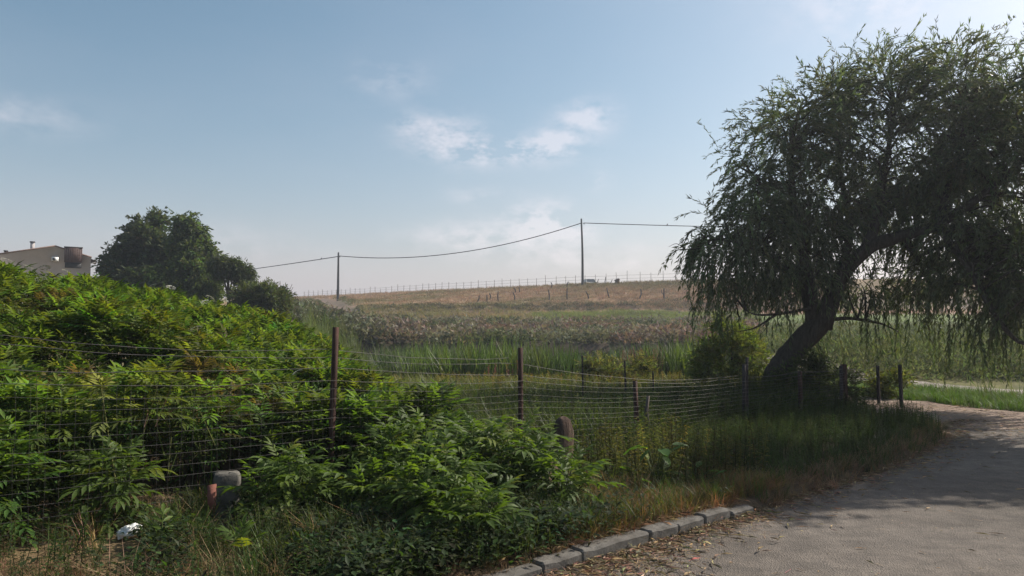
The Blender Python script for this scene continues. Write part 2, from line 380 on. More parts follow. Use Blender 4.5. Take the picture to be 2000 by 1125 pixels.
def mat_dirt(name, c0, c1, c2):
    m, nt, N, L = nodes_of(name)
    out = N.new('ShaderNodeOutputMaterial'); p = N.new('ShaderNodeBsdfPrincipled'); geo = N.new('ShaderNodeNewGeometry'); pos = geo.outputs['Position']
    a = tex_noise(N, L, 1.3, 6, .65, pos); f = tex_noise(N, L, 22, 6, .75, pos)
    c = ramp(N, L, a.outputs[0], [(.3, c0), (.5, c1), (.72, c2)]); c = mixc(N, L, 1, c, ramp(N, L, f.outputs[0], [(.3, (.6, .6, .6)), (.7, (1.4, 1.4, 1.4))]), 'MULTIPLY')
    L.new(c, p.inputs['Base Color']); p.inputs['Roughness'].default_value = .95; p.inputs['Specular IOR Level'].default_value = .1
    b = N.new('ShaderNodeBump'); b.inputs['Strength'].default_value = 1; b.inputs['Distance'].default_value = .05; L.new(f.outputs[0], b.inputs['Height']); L.new(b.outputs[0], p.inputs['Normal'])
    L.new(p.outputs[0], out.inputs[0]); return m
M['ground'] = mat_ground(); M['asphalt'] = mat_asphalt()
M['dirt'] = mat_dirt('dirt_track', (.20, .145, .115), (.31, .235, .19), (.42, .33, .265))
M['palepath'] = mat_dirt('pale_gravel', (.22, .19, .165), (.31, .27, .24), (.38, .34, .31))

# ------------------------------------------------------------------ the ground
def lerp3(a, b, w): return np.asarray(a)[None] * (1 - w[:, None]) + np.asarray(b)[None] * w[:, None]
def hill_track(x, y):
    """0..1 mask of the rutted earth track that climbs the slope beside the far utility pole"""
    c = np.interp(y, [62, 76, 92, 110, 128, 145], [-13.6, -17.3, -22.2, -28.0, -34.5, -41.0])
    return np.exp(-((x - c) / 1.7) ** 2) * sstep(62, 70, y) * (1 - sstep(128, 140, y))
def ground_colour(x, y):
    u = x / np.maximum(y, 4); n = fbm(x * .25, y * .25, 4); n2 = fbm(x * .08 + 9, y * .14, 4); t, s_ = ts(x, y)
    soil = lerp3((.085, .062, .042), (.13, .1, .065), sstep(.35, .65, n))
    straw = np.array((.27, .19, .10))
    w = sstep(-.6, -2.2, t) * sstep(-.4, -1.0, s_) * (1 - sstep(-2.6, -3.6, -s_) * 0)
    c = soil * (1 - .55 * w[:, None]) + straw * (.55 * w[:, None])
    mead = lerp3((.055, .07, .026), (.12, .115, .05), sstep(.35, .7, n))
    c = c * (1 - sstep(8.8, 10, y) * (s_ < -2.6))[:, None] + mead * (sstep(8.8, 10, y) * (s_ < -2.6))[:, None]
    far = sstep(13, 15.5, y)[:, None]; c = c * (1 - far) + mead * far
    wet = (sstep(19, 23, y) * (1 - sstep(35.5, 37, y)) * sstep(-.2, -.14, u) * (1 - sstep(.24, .3, u)))[:, None]; c = c * (1 - wet) + np.array((.04, .045, .022)) * wet
    bank = (sstep(35, 36.5, y) * (1 - sstep(38, 40, y)))[:, None]; c = c * (1 - bank) + np.array((.06, .045, .036)) * bank
    scr = lerp3((.18, .125, .1), (.13, .125, .075), sstep(.4, .62, n))
    w2 = sstep(38.5, 41, y)[:, None]; c = c * (1 - w2) + scr * w2
    gr = (sstep(60, 63, y) * (1 - sstep(71, 73.5, y)) * sstep(.0, .09, u + .1 * (n - .5)))[:, None]; c = c * (1 - gr) + np.array((.105, .14, .042)) * gr
    hl = lerp3((.31, .215, .14), (.2, .17, .09), sstep(.42, .68, n2)); hl = hl * (.8 + .4 * n[:, None])
    w3 = sstep(72, 75.5, y)[:, None]; c = c * (1 - w3) + hl * w3
    rd = np.exp(-((y - 75.5) / 1.6) ** 2)[:, None] * sstep(-.22, -.1, u)[:, None]; c = c * (1 - .7 * rd) + np.array((.12, .105, .075)) * .7 * rd
    rr = (np.exp(-((y - 73.2) / .8) ** 2) * sstep(-.1, 0, u))[:, None]; c = c * (1 - .7 * rr) + np.array((.24, .13, .085)) * .7 * rr
    lf = (sstep(-.2, -.32, u) * sstep(12, 20, y) * (1 - sstep(70, 80, y)))[:, None]; c = c * (1 - lf) + lerp3((.13, .115, .06), (.22, .165, .095), n) * lf
    tk = np.clip(hill_track(x, y) * 1.6, 0, 1)[:, None]; c = c * (1 - .85 * tk) + np.array((.13, .10, .085)) * .85 * tk
    pz = (np.exp(-(((x + 1.05) / .75) ** 2 + ((y - 10.3) / .7) ** 2) * 1.2))[:, None]; c = c * (1 - pz) + np.array((.26, .15, .10)) * pz
    return c

gx = 6 * np.sinh(np.linspace(-math.asinh(700 / 6), math.asinh(700 / 6), 250))
gy = np.concatenate((np.arange(-30, 3, 1.0), np.arange(3, 13, .18), np.arange(13, 45, .5), np.arange(45, 72, 1.5), np.arange(72, 80, .6), np.arange(80, 170, 1.6), np.geomspace(171, 2500, 24)))
XX, YY = np.meshgrid(gx, gy); fx_, fy_ = XX.ravel(), YY.ravel()
ZZ = height(fx_, fy_) - 0.35 * hill_track(fx_, fy_)
nx, ny = len(gx), len(gy)
ii, jj = np.meshgrid(np.arange(ny - 1), np.arange(nx - 1), indexing='ij'); a_ = (ii * nx + jj).ravel()
FF = np.stack((a_, a_ + 1, a_ + nx + 1, a_ + nx), 1)
terrain = link('terrain', make_mesh('terrain', np.stack((fx_, fy_, ZZ), 1), FF, ground_colour(fx_, fy_), True), None, M['ground'])
tag(terrain, 'uneven meadow ground running from the verge to the dry hillside', kind='structure')

def resample(P, n):
    P = np.asarray(P, float); d = np.r_[0, np.cumsum(np.linalg.norm(np.diff(P, axis=0), axis=1))]
    q = np.linspace(0, d[-1], n); return np.stack([np.interp(q, d, P[:, k]) for k in range(P.shape[1])], 1)
def strip(name, left, right, n, m, zoff, mat, wob=0.0, flat=None):
    Lp = resample(left, n); Rp = resample(right, n); w = np.linspace(0, 1, m)[None, :, None]
    P = Lp[:, None] * (1 - w) + Rp[:, None] * w
    if wob:
        P[:, 0] += (fbm(P[:, 0, 0] * 1.5, P[:, 0, 1] * 1.5, 4)[:, None] - .5) * wob; P[:, -1] += (fbm(P[:, -1, 0] * 1.5 + 5, P[:, -1, 1] * 1.5, 4)[:, None] - .5) * wob
    P = P.reshape(-1, 2); z = (height(P[:, 0], P[:, 1]) if flat is None else np.full(len(P), flat)) + zoff
    V = np.c_[P, z]; F = []
    for i in range(n - 1):
        for j in range(m - 1):
            a = i * m + j; F.append((a, a + 1, a + m + 1, a + m))
    return link(name, make_mesh(name, V, F, None, True), None, mat)
KERB_END = 2.47
road_left = [st(t, .004) for t in np.linspace(-9, KERB_END, 12)] + [(4.0, 8.0), (5.2, 9.3), (6.05, 10.35), (6.5, 11.3)]
road_right = [(t[0] + 6.0 + 2 * i / 15, t[1] - 7.5 + 6.2 * (i / 15) ** 2) for i, t in enumerate(road_left)]
road = tag(strip('road', road_left, road_right, 90, 40, .006, M['asphalt'], flat=0), 'cracked grey asphalt lane beside the kerb', kind='structure')
track = strip('dirt_track', [(4.9, 18.5), (5.3, 16), (5.9, 12.5), (6.25, 10.6), (6.75, 9.35), (8, 7), (10, 4), (12, 0)],
              [(6.2, 18.8), (6.9, 17), (8.05, 14.9), (9.1, 13), (10.2, 11), (12, 8), (15, 4), (18, 0)], 120, 24, .014, M['dirt'], .35)
tag(track, 'pale dirt track leaving the end of the asphalt', kind='structure')
path2 = strip('gravel_path', [(6.6, 21.0), (8.3, 19.9), (9.6, 18.5), (11, 16), (12.5, 13), (15, 9)], [(6.9, 22.4), (9.0, 21.6), (10.6, 20.2), (12.4, 16.8), (14.3, 13.5), (17, 9)], 60, 10, .02, M['palepath'], .3)
tag(path2, 'pale gravel path below the dark bank', kind='structure')

# kerb of single stones
kerb = empty('kerb', (K0[0], K0[1], 0), math.atan2(KT[1], KT[0])); tag(kerb, 'row of worn concrete kerb stones along the asphalt', kind='structure')
def px_to_t(px):                      # where the kerb line crosses an image column
    u = (px - 1000) / FPX; return (u * K0[1] - K0[0]) / (KT[0] - u * KT[1])
joints = [-4.4, -3.5, -2.6, -1.7, -.8] + [px_to_t(p) for p in (1058, 1136, 1266, 1320, 1372, 1422)] + [KERB_END]
for i in range(len(joints) - 1):
    a, b = joints[i], joints[i + 1]
    L_ = b - a - .006; bm = bmesh.new(); bmesh.ops.create_cube(bm, size=1)
    for v in bm.verts: v.co = Vector((v.co.x * L_, v.co.y * .13, v.co.z * .3))
    bmesh.ops.bevel(bm, geom=bm.edges[:], offset=.013, segments=1, affect='EDGES'); bmesh.ops.subdivide_edges(bm, edges=[e_ for e_ in bm.edges if e_.calc_length() > .06], cuts=5, use_grid_fill=True)
    off = Vector((a * 3.1, i * 1.7, 0))
    for v in bm.verts:
        f_ = mnoise.noise(v.co * 9 + off); g_ = mnoise.noise(v.co * 26 + off)
        chip = max(0.0, mnoise.noise(v.co * 13 + off * 2) - .28) * .05 if v.co.z > .1 else 0
        v.co += Vector((0, (f_ * .006 + g_ * .003), f_ * .005 + g_ * .003)) - Vector((0, 0, chip))
    me = bpy.data.meshes.new('kerb_stone'); bm.to_mesh(me); bm.free()
    o = link('kerb_stone', me, kerb, M['kerb']); o.location = ((a + b) / 2, .064 + random.uniform(-.012, .012), -.055 + random.uniform(-.007, .005) - (.02 if i in (4, len(joints) - 2) else 0))
    o.rotation_euler = (random.uniform(-.035, .035), random.uniform(-.015, .015), random.uniform(-.02, .02))

# ------------------------------------------------------------------ wire fence
FP = {'p': (-5.3, 3.25), 'a': (-3.44, 4.86), 'b': (-1.58, 6.5), 'c': (.1, 8.0), 'd': (1.56, 9.2), 'e': (3.4, 10.85), 'f': (4.75, 12.2), 'g': (5.85, 13.0), 'h': (7.1, 14.35), 'i': (7.25, 13.8)}
fence = empty('wire_fence', (-1.58, 6.5, 0)); tag(fence, 'sagging galvanised wire mesh fence on rusty posts along the verge', 'fence')
def to_f(P): return np.asarray(P, float) - np.array((-1.58, 6.5, 0))
def angle_iron(w, th, h, lean=(0, 0), z0=-.3):
    prof = [(-w / 2, 0), (w / 2, 0), (w / 2, th), (-w / 2 + th, th), (-w / 2 + th, w), (-w / 2, w)]
    V = []; n = len(prof); zs = np.linspace(z0, h, 5)
    for z in zs:
        k = (z) / h
        V += [(x + lean[0] * k, y + lean[1] * k, z) for x, y in prof]
    F = []
    for i in range(len(zs) - 1):
        for j in range(n):
            A = i * n + j; B = i * n + (j + 1) % n; F += [(A, B, B + n), (A, B + n, A + n)]
    b = (len(zs) - 1) * n; F += [(b, b + 1, b + 2), (b, b + 2, b + 3), (b, b + 3, b + 5), (b + 3, b + 4, b + 5)]
    return np.array(V, float), np.array(F), np.ones((len(V), 3))
posts = [('a', 1.60, .045, (.03, 0), 'rust', 0.5), ('b', 1.56, .044, (.045, .01), 'rust', .55), ('c', 1.33, .042, (0, 0), 'rust', .4), ('d', .88, .042, (-.03, 0), 'rust', .45),
         ('e', .99, .042, (.015, 0), 'darksteel', .5), ('f', .8, .05, (.0, 0), 'rust', .4), ('g', .87, .075, (-.02, 0), 'rust', .3), ('h', .77, .045, (-.015, 0), 'darksteel', .6), ('i', .82, .05, (-.025, 0), 'darksteel', .5), ('p', 1.5, .055, (0, 0), 'rust', .5)]
for k, h, w, lean, mt, rz in posts:
    x, y = FP[k]; z = hz1(x, y)
    o = tpl_obj('post', angle_iron(w, .007, h - z, lean), M[mt], fence); o.location = to_f((x, y, z)); o.rotation_euler = (0, 0, rz)
    if k == 'g':
        o = tpl_obj('post', angle_iron(.05, .007, h - z - .03, (.03, 0)), M['darksteel'], fence); o.location = to_f((x - .09, y - .05, z)); o.rotation_euler = (0, 0, .9)
    if k == 'd':
        o = tpl_obj('post', tube(np.array([(0, 0, -.2), (.015, 0, .2), (-.01, 0, .42), (.02, 0, .6)]), [.028, .026, .024, .02], 6, .2), M['wood'], fence); o.location = to_f((x + .12, y + .06, z))
    if k == 'e':
        o = tpl_obj('post', angle_iron(.03, .006, h - z + .1, (.01, 0)), M['darksteel'], fence); o.location = to_f((x + .05, y + .05, z)); o.rotation_euler = (0, 0, .2)
order = ['p', 'a', 'b', 'c', 'd', 'e', 'f', 'g']
PT = np.array([FP[k] for k in order])
topz = np.array([1.25, 1.2, 1.1, .98, .80, .74, .74, .74]); botz = np.array([.1, .1, .1, .12, .1, .12, .15, .15])
seglen = np.r_[0, np.cumsum(np.linalg.norm(np.diff(PT, axis=0), axis=1))]
def along(q): return np.stack((np.interp(q, seglen, PT[:, 0]), np.interp(q, seglen, PT[:, 1])), -1)
NR = 13
def wire_pts(zs, sag, wob, q0=0, q1=None, off=-.02):
    q1 = seglen[-1] if q1 is None else q1
    q = np.arange(q0, q1, .16); xy = along(q); z = np.interp(q, seglen, zs)
    i = np.clip(np.searchsorted(seglen, q) - 1, 0, len(seglen) - 2); t = (q - seglen[i]) / (seglen[i + 1] - seglen[i])
    ph = rng.random() * 50
    z = z - sag * 4 * t * (1 - t) + wob * (fbm(q * 1.6 + ph, q * 0 + ph, 3) - .5) * 2
    n = np.array((.66, -.75)); xy = xy + n[None] * (-off + .05 * (fbm(q * .9 + 3, q * 0, 2) - .5)[:, None])
    return np.c_[xy, z]
for r in range(NR):
    w = r / (NR - 1); zs = topz + (botz - topz) * w
    P = wire_pts(zs, .02 + .015 * rng.random() - .03 * w, .016)
    tpl_obj('line_wire', tube(to_f(P), .0013 if r else .0021, 4, cap=False), M['wire'], fence)
for zs, sag, q0, q1 in (([1.33, 1.29, 1.21, 1.04, .85, .79, .78, .79], .025, 0, None), ([1.5, 1.46, 1.29, 1.16, .90, .82, .8, .8], .03, 0, None), ([1.6, 1.52, 1.37, 1.22, 1.0, 1.0, 1, 1], .05, seglen[0], seglen[3])):
    tpl_obj('strand_wire', tube(to_f(wire_pts(zs, sag, .02, q0, q1, .03)), .0024, 4, cap=False), M['wire'], fence)
Pw = np.array([(*FP['g'], .78), (6.5, 13.7, .74), (*FP['h'], .76), (*FP['i'], .76)]); tpl_obj('strand_wire', tube(to_f(catmull(Pw, 5)), .0028, 4, cap=False), M['wire'], fence)
Pw[:, 2] -= .2; tpl_obj('strand_wire', tube(to_f(catmull(Pw, 5)), .0025, 4, cap=False), M['wire'], fence)
q = seglen[1] - 1.0
while q < seglen[4]:
    xy = along(np.array([q]))[0]; zt = np.interp(q, seglen, topz); zb = np.interp(q, seglen, botz)
    zz = np.linspace(zb, zt, 7); P = np.c_[np.full(7, xy[0]) + rng.normal(0, .005, 7), np.full(7, xy[1]) + rng.normal(0, .005, 7), zz]; P[:, 0] += .66 * -.0; P[:, :2] += np.array((.66, -.75)) * .02
    tpl_obj('stay_wire', tube(to_f(P), .0009, 4, cap=False), M['wire'], fence); q += .083 + rng.random() * .012

# stakes of an older fence standing in the meadow
def stake(pts, rad, mat, label, group=None, sides=6, base=None):
    P = catmull(pts, 3); b = P[0].copy(); o = empty('stake', b)
    n = len(P); tpl_obj('shaft', tube(P - b, np.linspace(rad, rad * .7, n), sides, .25), M[mat], o)
    return tag(o, label, 'stake', group)
for px, yt, d, lab in ((1137, 695, 13.2, 'thin dark metal stake in the meadow before the reeds'), (1220, 704, 13.6, 'short dark stake by the yellow green shrub in the meadow'), (1275, 725, 14.2, 'low thin stake between the yellow green shrub and the sapling')):
    p = at(px, yt, d); z = hz1(p[0], p[1]); stake([(p[0], p[1], z - .1), (p[0] + .01, p[1], (z + p[2]) / 2), (p[0], p[1], p[2])], .022, 'darksteel', lab)

# stone stubs, tile shard, bag
def lathe_like(sections, mat, name, parent, sides=14, rough=.08, ex=.55):
    V = []; n = len(sections); a = np.linspace(0, 2 * np.pi, sides, endpoint=False)
    for z, rx, ry, cx in sections:
        k = 1 + rough * (rng.random(sides) - .5)
        sx = np.sign(np.cos(a)) * np.abs(np.cos(a)) ** ex; sy = np.sign(np.sin(a)) * np.abs(np.sin(a)) ** ex
        V.append(np.c_[cx + sx * rx * k, sy * ry * k, np.full(sides, z) + rng.normal(0, .004, sides)])
    V = np.concatenate(V); F = []
    for i in range(n - 1):
        for j in range(sides):
            A = i * sides + j; B = i * sides + (j + 1) % sides; F += [(A, B, B + sides), (A, B + sides, A + sides)]
    b = (n - 1) * sides
    for j in range(1, sides - 1): F.append((b, b + j, b + j + 1))
    return tpl_obj(name, (V, np.array(F), np.ones((len(V), 3))), mat, parent, ex > .5)
o = lathe_like([(-.2, .1, .09, 0), (0, .098, .09, 0), (.15, .095, .085, 0), (.28, .095, .085, 0), (.35, .096, .086, 0), (.395, .095, .084, .0), (.412, .086, .076, -.006), (.417, .04, .04, -.02)], M['concrete'], 'concrete_stub', None, 20, .16, .3)
o.location = (-2.235, 5.82, .02); o.rotation_euler = (0, .03, .45); tag(o, 'broken grey concrete post stub beside the wire mesh', 'post stub')
o = lathe_like([(-.2, .115, .09, 0), (0, .115, .09, 0), (.18, .112, .09, .0), (.34, .108, .085, 0), (.42, .098, .075, -.004), (.47, .078, .06, -.008), (.5, .05, .04, -.012), (.51, .02, .02, -.012)], M['stone'], 'boundary_stone', None)
o.location = (.56, 8.3, .04); o.rotation_euler = (0, .05, .6); tag(o, 'round topped brown boundary stone behind the fence wires', 'stone')
V = np.array([(-.05, 0, .15), (.03, 0, .17), (.055, .004, .02), (.06, 0, -.12), (-.02, 0, -.03), (-.05, 0, .15)], float)[:5]
V2 = np.r_[V, V + np.array((0.005, .014, 0))]; F = [(0, 1, 2), (0, 2, 4), (4, 2, 3), (5, 7, 6), (5, 9, 7), (9, 8, 7)]
for j in range(5): k = (j + 1) % 5; F += [(j, j + 5, k + 5), (j, k + 5, k)]
o = tpl_obj('tile_shard', (V2, np.array(F), np.ones((10, 3))), M['terracotta'], None); p = at(410, 978, 5.5); o.location = p; o.scale = (.72, 1, .72); o.rotation_euler = (-.25, .15, .35)
tag(o, 'pointed red terracotta shard leaning by the concrete stub', 'tile shard')
import bmesh
bm = bmesh.new(); bmesh.ops.create_icosphere(bm, subdivisions=4, radius=1)
for v in bm.verts:
    nn = mnoise.noise(v.co * 2.1) * .35 + mnoise.noise(v.co * 5.5) * .22 + abs(mnoise.noise(v.co * 9)) * .12
    v.co = v.co * (1 + nn); v.co = Vector((v.co.x * .085, v.co.y * .06, max(v.co.z, -.5) * .048))
me = bpy.data.meshes.new('plastic_bag'); bm.to_mesh(me); bm.free()
me.polygons.foreach_set('use_smooth', np.ones(len(me.polygons), bool)); bag = link('plastic_bag', me, None, M['plastic']); p = at(252, 1038, 5.25); bag.scale = (.85, .85, .85); bag.location = p; bag.rotation_euler = (.2, -.25, .5)
tag(bag, 'crumpled white plastic bag lying in the dry grass', 'bag')

# ------------------------------------------------------------------ utility poles and cable
def pole(px, ytop, ybase, lean=0.0, label=''):
    b = ground_at(px, ybase); d = b[1]; top = at(px, ytop, d); h = top[2] - b[2] + .0
    e = empty('utility_pole', b); tag(e, label, 'utility pole', 'poles carrying the cable over the hill')
    P = np.array([(0, 0, -.5), (0, 0, h * .5), (lean, 0, h)]); tpl_obj('shaft', tube(catmull(P, 4), np.linspace(.17, .10, 9) * d / 92, 10), M['polewood'], e, True)
    tpl_obj('bracket', [tube(np.array([(.05, 0, h - .55), (.22, -.02, h - .6)]), .035, 6), tube(np.array([(.22, -.02, h - .5), (.22, -.02, h - .72)]), .05, 6)], M['darksteel'], e)
    return b, h
pb1, ph1 = pole(1138, 427, 552, -.12, 'taller dark pole on the hill crest, nearer of the two')
pb2, ph2 = pole(660, 493, 586, .0, 'smaller dark pole above the rutted track, farther of the two')
def cable(A, B, sag, n=40):
    t = np.linspace(0, 1, n); P = np.outer(1 - t, A) + np.outer(t, B); P[:, 2] -= sag * 4 * t * (1 - t); return P
a1 = pb1 + np.array((0, 0, ph1 - .55)); a2 = pb2 + np.array((.1, 0, ph2 - .5))
right_end = at(2120, 446, 84); left_end = at(-40, 560, 190)
ca = empty('overhead_cable', a1); tag(ca, 'thin black overhead cable strung between the two poles', 'cable')
def cab(P, r): tpl_obj('cable_span', tube(P - a1, r, 5, cap=False), M['cable'], ca)
cab(cable(a2, a1 + np.array((-.1, 0, 0)), 1.75), .055); cab(cable(a1 + np.array((.22, 0, 0)), right_end, .35), .05); cab(cable(left_end, a2 + np.array((-.2, 0, -.1)), 1.7), .06)
def bird(c, label):
    e = bpy.data.objects.new('bird', None)
    bm = bmesh.new(); bmesh.ops.create_uvsphere(bm, u_segments=10, v_segments=8, radius=1)
    for v in bm.verts:
        x = v.co.x; v.co = Vector((x * .12 - (.07 if x < -.6 else 0), v.co.y * .055, v.co.z * .06 + .03 * x + (.03 if x > .5 else 0)))
    me = bpy.data.meshes.new('bird'); bm.to_mesh(me); bm.free(); o = link('bird', me, None, M['cable']); o.location = c; o.rotation_euler = (0, -.5, .4); return tag(o, label, 'bird')
Pc = cable(a1 + np.array((.22, 0, 0)), right_end, .35); i = int(np.argmin(np.abs(Pc[:, 0] / Pc[:, 1] - (1300 - 1000) / FPX))); bird(Pc[i] + np.array((0, 0, .13)), 'small dark bird on the cable beside the willow')
Pc = cable(left_end, a2 + np.array((-.2, 0, -.1)), 1.7); i = int(np.argmin(np.abs(Pc[:, 0] / Pc[:, 1] - (630 - 1000) / FPX))); bird(Pc[i] + np.array((0, 0, .13)), 'small dark bird on the cable by the farther pole')

# ------------------------------------------------------------------ crest fence, stakes, car, clutter
cf = empty('ridge_fence', (0, 0, 0)); pl = []; px = 1420.0
while px > 585:
    u = (px - 1000) / FPX; D, zt = crest(u); D = D * .99; x = u * D; z = hz1(x, D); pl.append((x, D, z)); px -= 9 + 14.5 * max(0, (px - 680)) / 620 * (1 + .1 * rng.normal())
cf.location = pl[0]; b0 = np.array(pl[0]); tag(cf, 'long row of thin posts with wire along the hill crest', 'fence')
for x, y, z in pl:
    h = 1.25 * (1 + .1 * rng.normal()); ln = rng.normal(0, .03)
    tpl_obj('post', tube(np.array([(0, 0, -.2), (ln, 0, h)]), [.03 * y / 92, .026 * y / 92], 5), M['wood'], cf).location = np.array((x, y, z)) - b0
for hh in (1.0, .6):
    P = np.array([(x, y, z + hh) for x, y, z in pl]) - b0; tpl_obj('fence_wire', tube(P, .012, 3, cap=False), M['wire'], cf)
SK = [(930, 577, 590, 6, 'leaning stake farthest along the old hillside fence, tilted strongly'), (951, 576, 588, 0, 'first of two close upright stakes on the slope'), (956, 573, 585, 0, 'second of two close upright stakes on the slope, a little higher'),
      (974, 569, 588, -1, 'tall straight stake next to the close pair on the slope'), (1005, 571, 588, -3, 'kinked stake on the slope below a leaning one'), (1006, 562, 571, -3, 'short stake tilted above the kinked stake near the crest'),
      (1015, 560, 571, -1, 'short upright stake just below the crest fence'), (1072, 566, 587, -1, 'stake on the slope midway between the two utility poles and the nearer pole foot'), (1076, 551, 562, 0, 'stake on the crest a little before the nearer pole'),
      (1108, 562, 585, 0, 'tall straight stake on the slope just before the nearer pole'), (1107, 550, 559, 3, 'short tilted stake at the crest just before the nearer pole'), (1150, 569, 583, -6, 'short stake leaning back on the slope below the parked car'),
      (1191, 562, 582, -6, 'crooked leaning stake on the slope below the brown stump'), (1247, 564, 584, 4, 'curved stake standing alone on the slope'), (1297, 563, 584, 0, 'two pronged stake on the slope nearest the willow')]
for px, yt, yb, ln, lab in SK:
    b = ground_at(px, yb + 1, 60); d = b[1]; top = at(px + ln, yt, d); md = (b + top) / 2 + np.array((rng.normal(0, .06) + (.15 if 'curved' in lab or 'kinked' in lab else 0), 0, 0))
    o = stake([b - np.array((0, 0, .15)), md, top], .085, 'polewood', lab)
    if 'pronged' in lab: tpl_obj('prong', tube(np.array([md - b, md - b + np.array((-.22, 0, .3)), top - b + np.array((-.28, 0, .05))]), [.05, .045, .03], 5), M['wood'], o)
for px, yt, yb, ln, lab in ((1166, 545, 553, 3, 'tilted stake on the crest beside the parked car'), (1181, 541, 553, 2, 'pale leaning stake on the crest between car and stump'), (1192, 546, 553, 4, 'thin stake slanting on the crest by the brown stump')):
    b = ground_at(px, yb + 1.5, 60); top = at(px + ln, yt, b[1]); stake([b, (b + top) / 2, top], .06, 'wood', lab)
b = ground_at(1205, 554, 60)
o = lathe_like([(-.2, .3, .2, 0), (0, .28, .2, 0), (.2, .24, .18, .04), (.38, .3, .2, .02), (.5, .22, .14, .1), (.62, .08, .06, .16)], M['stone'], 'stump', None, 9, .6); o.location = b; tag(o, 'ragged brown stump on the hill crest', 'stump')
def parked_car():
    y = 116.0; c = at(1151, 550, y); z = hz1(c[0], y) - .25; e = empty('parked_car', (c[0], y, z), .12); tag(e, 'blue grey car parked behind the hill crest', 'car')
    prof = [(-1.9, .3), (-1.95, .62), (-1.75, .8), (-1.2, .88), (-.75, 1.36), (.9, 1.42), (1.6, .95), (1.9, .88), (1.95, .35)]
    V = []; 
    for sx, k in ((-1, 1), (1, 1)):
        for yy, zz in prof: V.append((sx * (.76 if zz < 1 else .6), yy, zz))
    n = len(prof); F = []
    for j in range(n): k = (j + 1) % n; F += [(j, k, k + n), (j, k + n, j + n)]
    for j in range(1, n - 1): F += [(0, j, j + 1), (n, n + j + 1, n + j)]
    tpl_obj('body', (np.array(V, float), np.array(F), np.ones((len(V), 3))), M['carpaint'], e)
    tpl_obj('windscreen', (np.array([(-.64, -1.17, .93), (.64, -1.17, .93), (.54, -.8, 1.33), (-.54, -.8, 1.33)], float) + np.array((0, -.02, .02)), np.array([(0, 1, 2), (0, 2, 3)]), np.ones((4, 3))), M['glass'], e)
    for sx in (-1, 1):
        tpl_obj('side_window', (np.array([(sx * .74, -.95, .98), (sx * .74, 1.2, .98), (sx * .615, .85, 1.36), (sx * .615, -.68, 1.32)], float), np.array([(0, 1, 2), (0, 2, 3)]), np.ones((4, 3))), M['glass'], e)
        tpl_obj('headlight', box_(sx * .6 - .12, sx * .6 + .12, -1.97, -1.9, .58, .72), M['glass'], e)
        for yy in (-1.25, 1.25): tpl_obj('wheel', tube(np.array([(sx * .62, yy, .3), (sx * .8, yy, .3)]), .31, 14), M['tyre'], e)
parked_car()
b = at(616, 576, 156); z = hz1(b[0], 156)

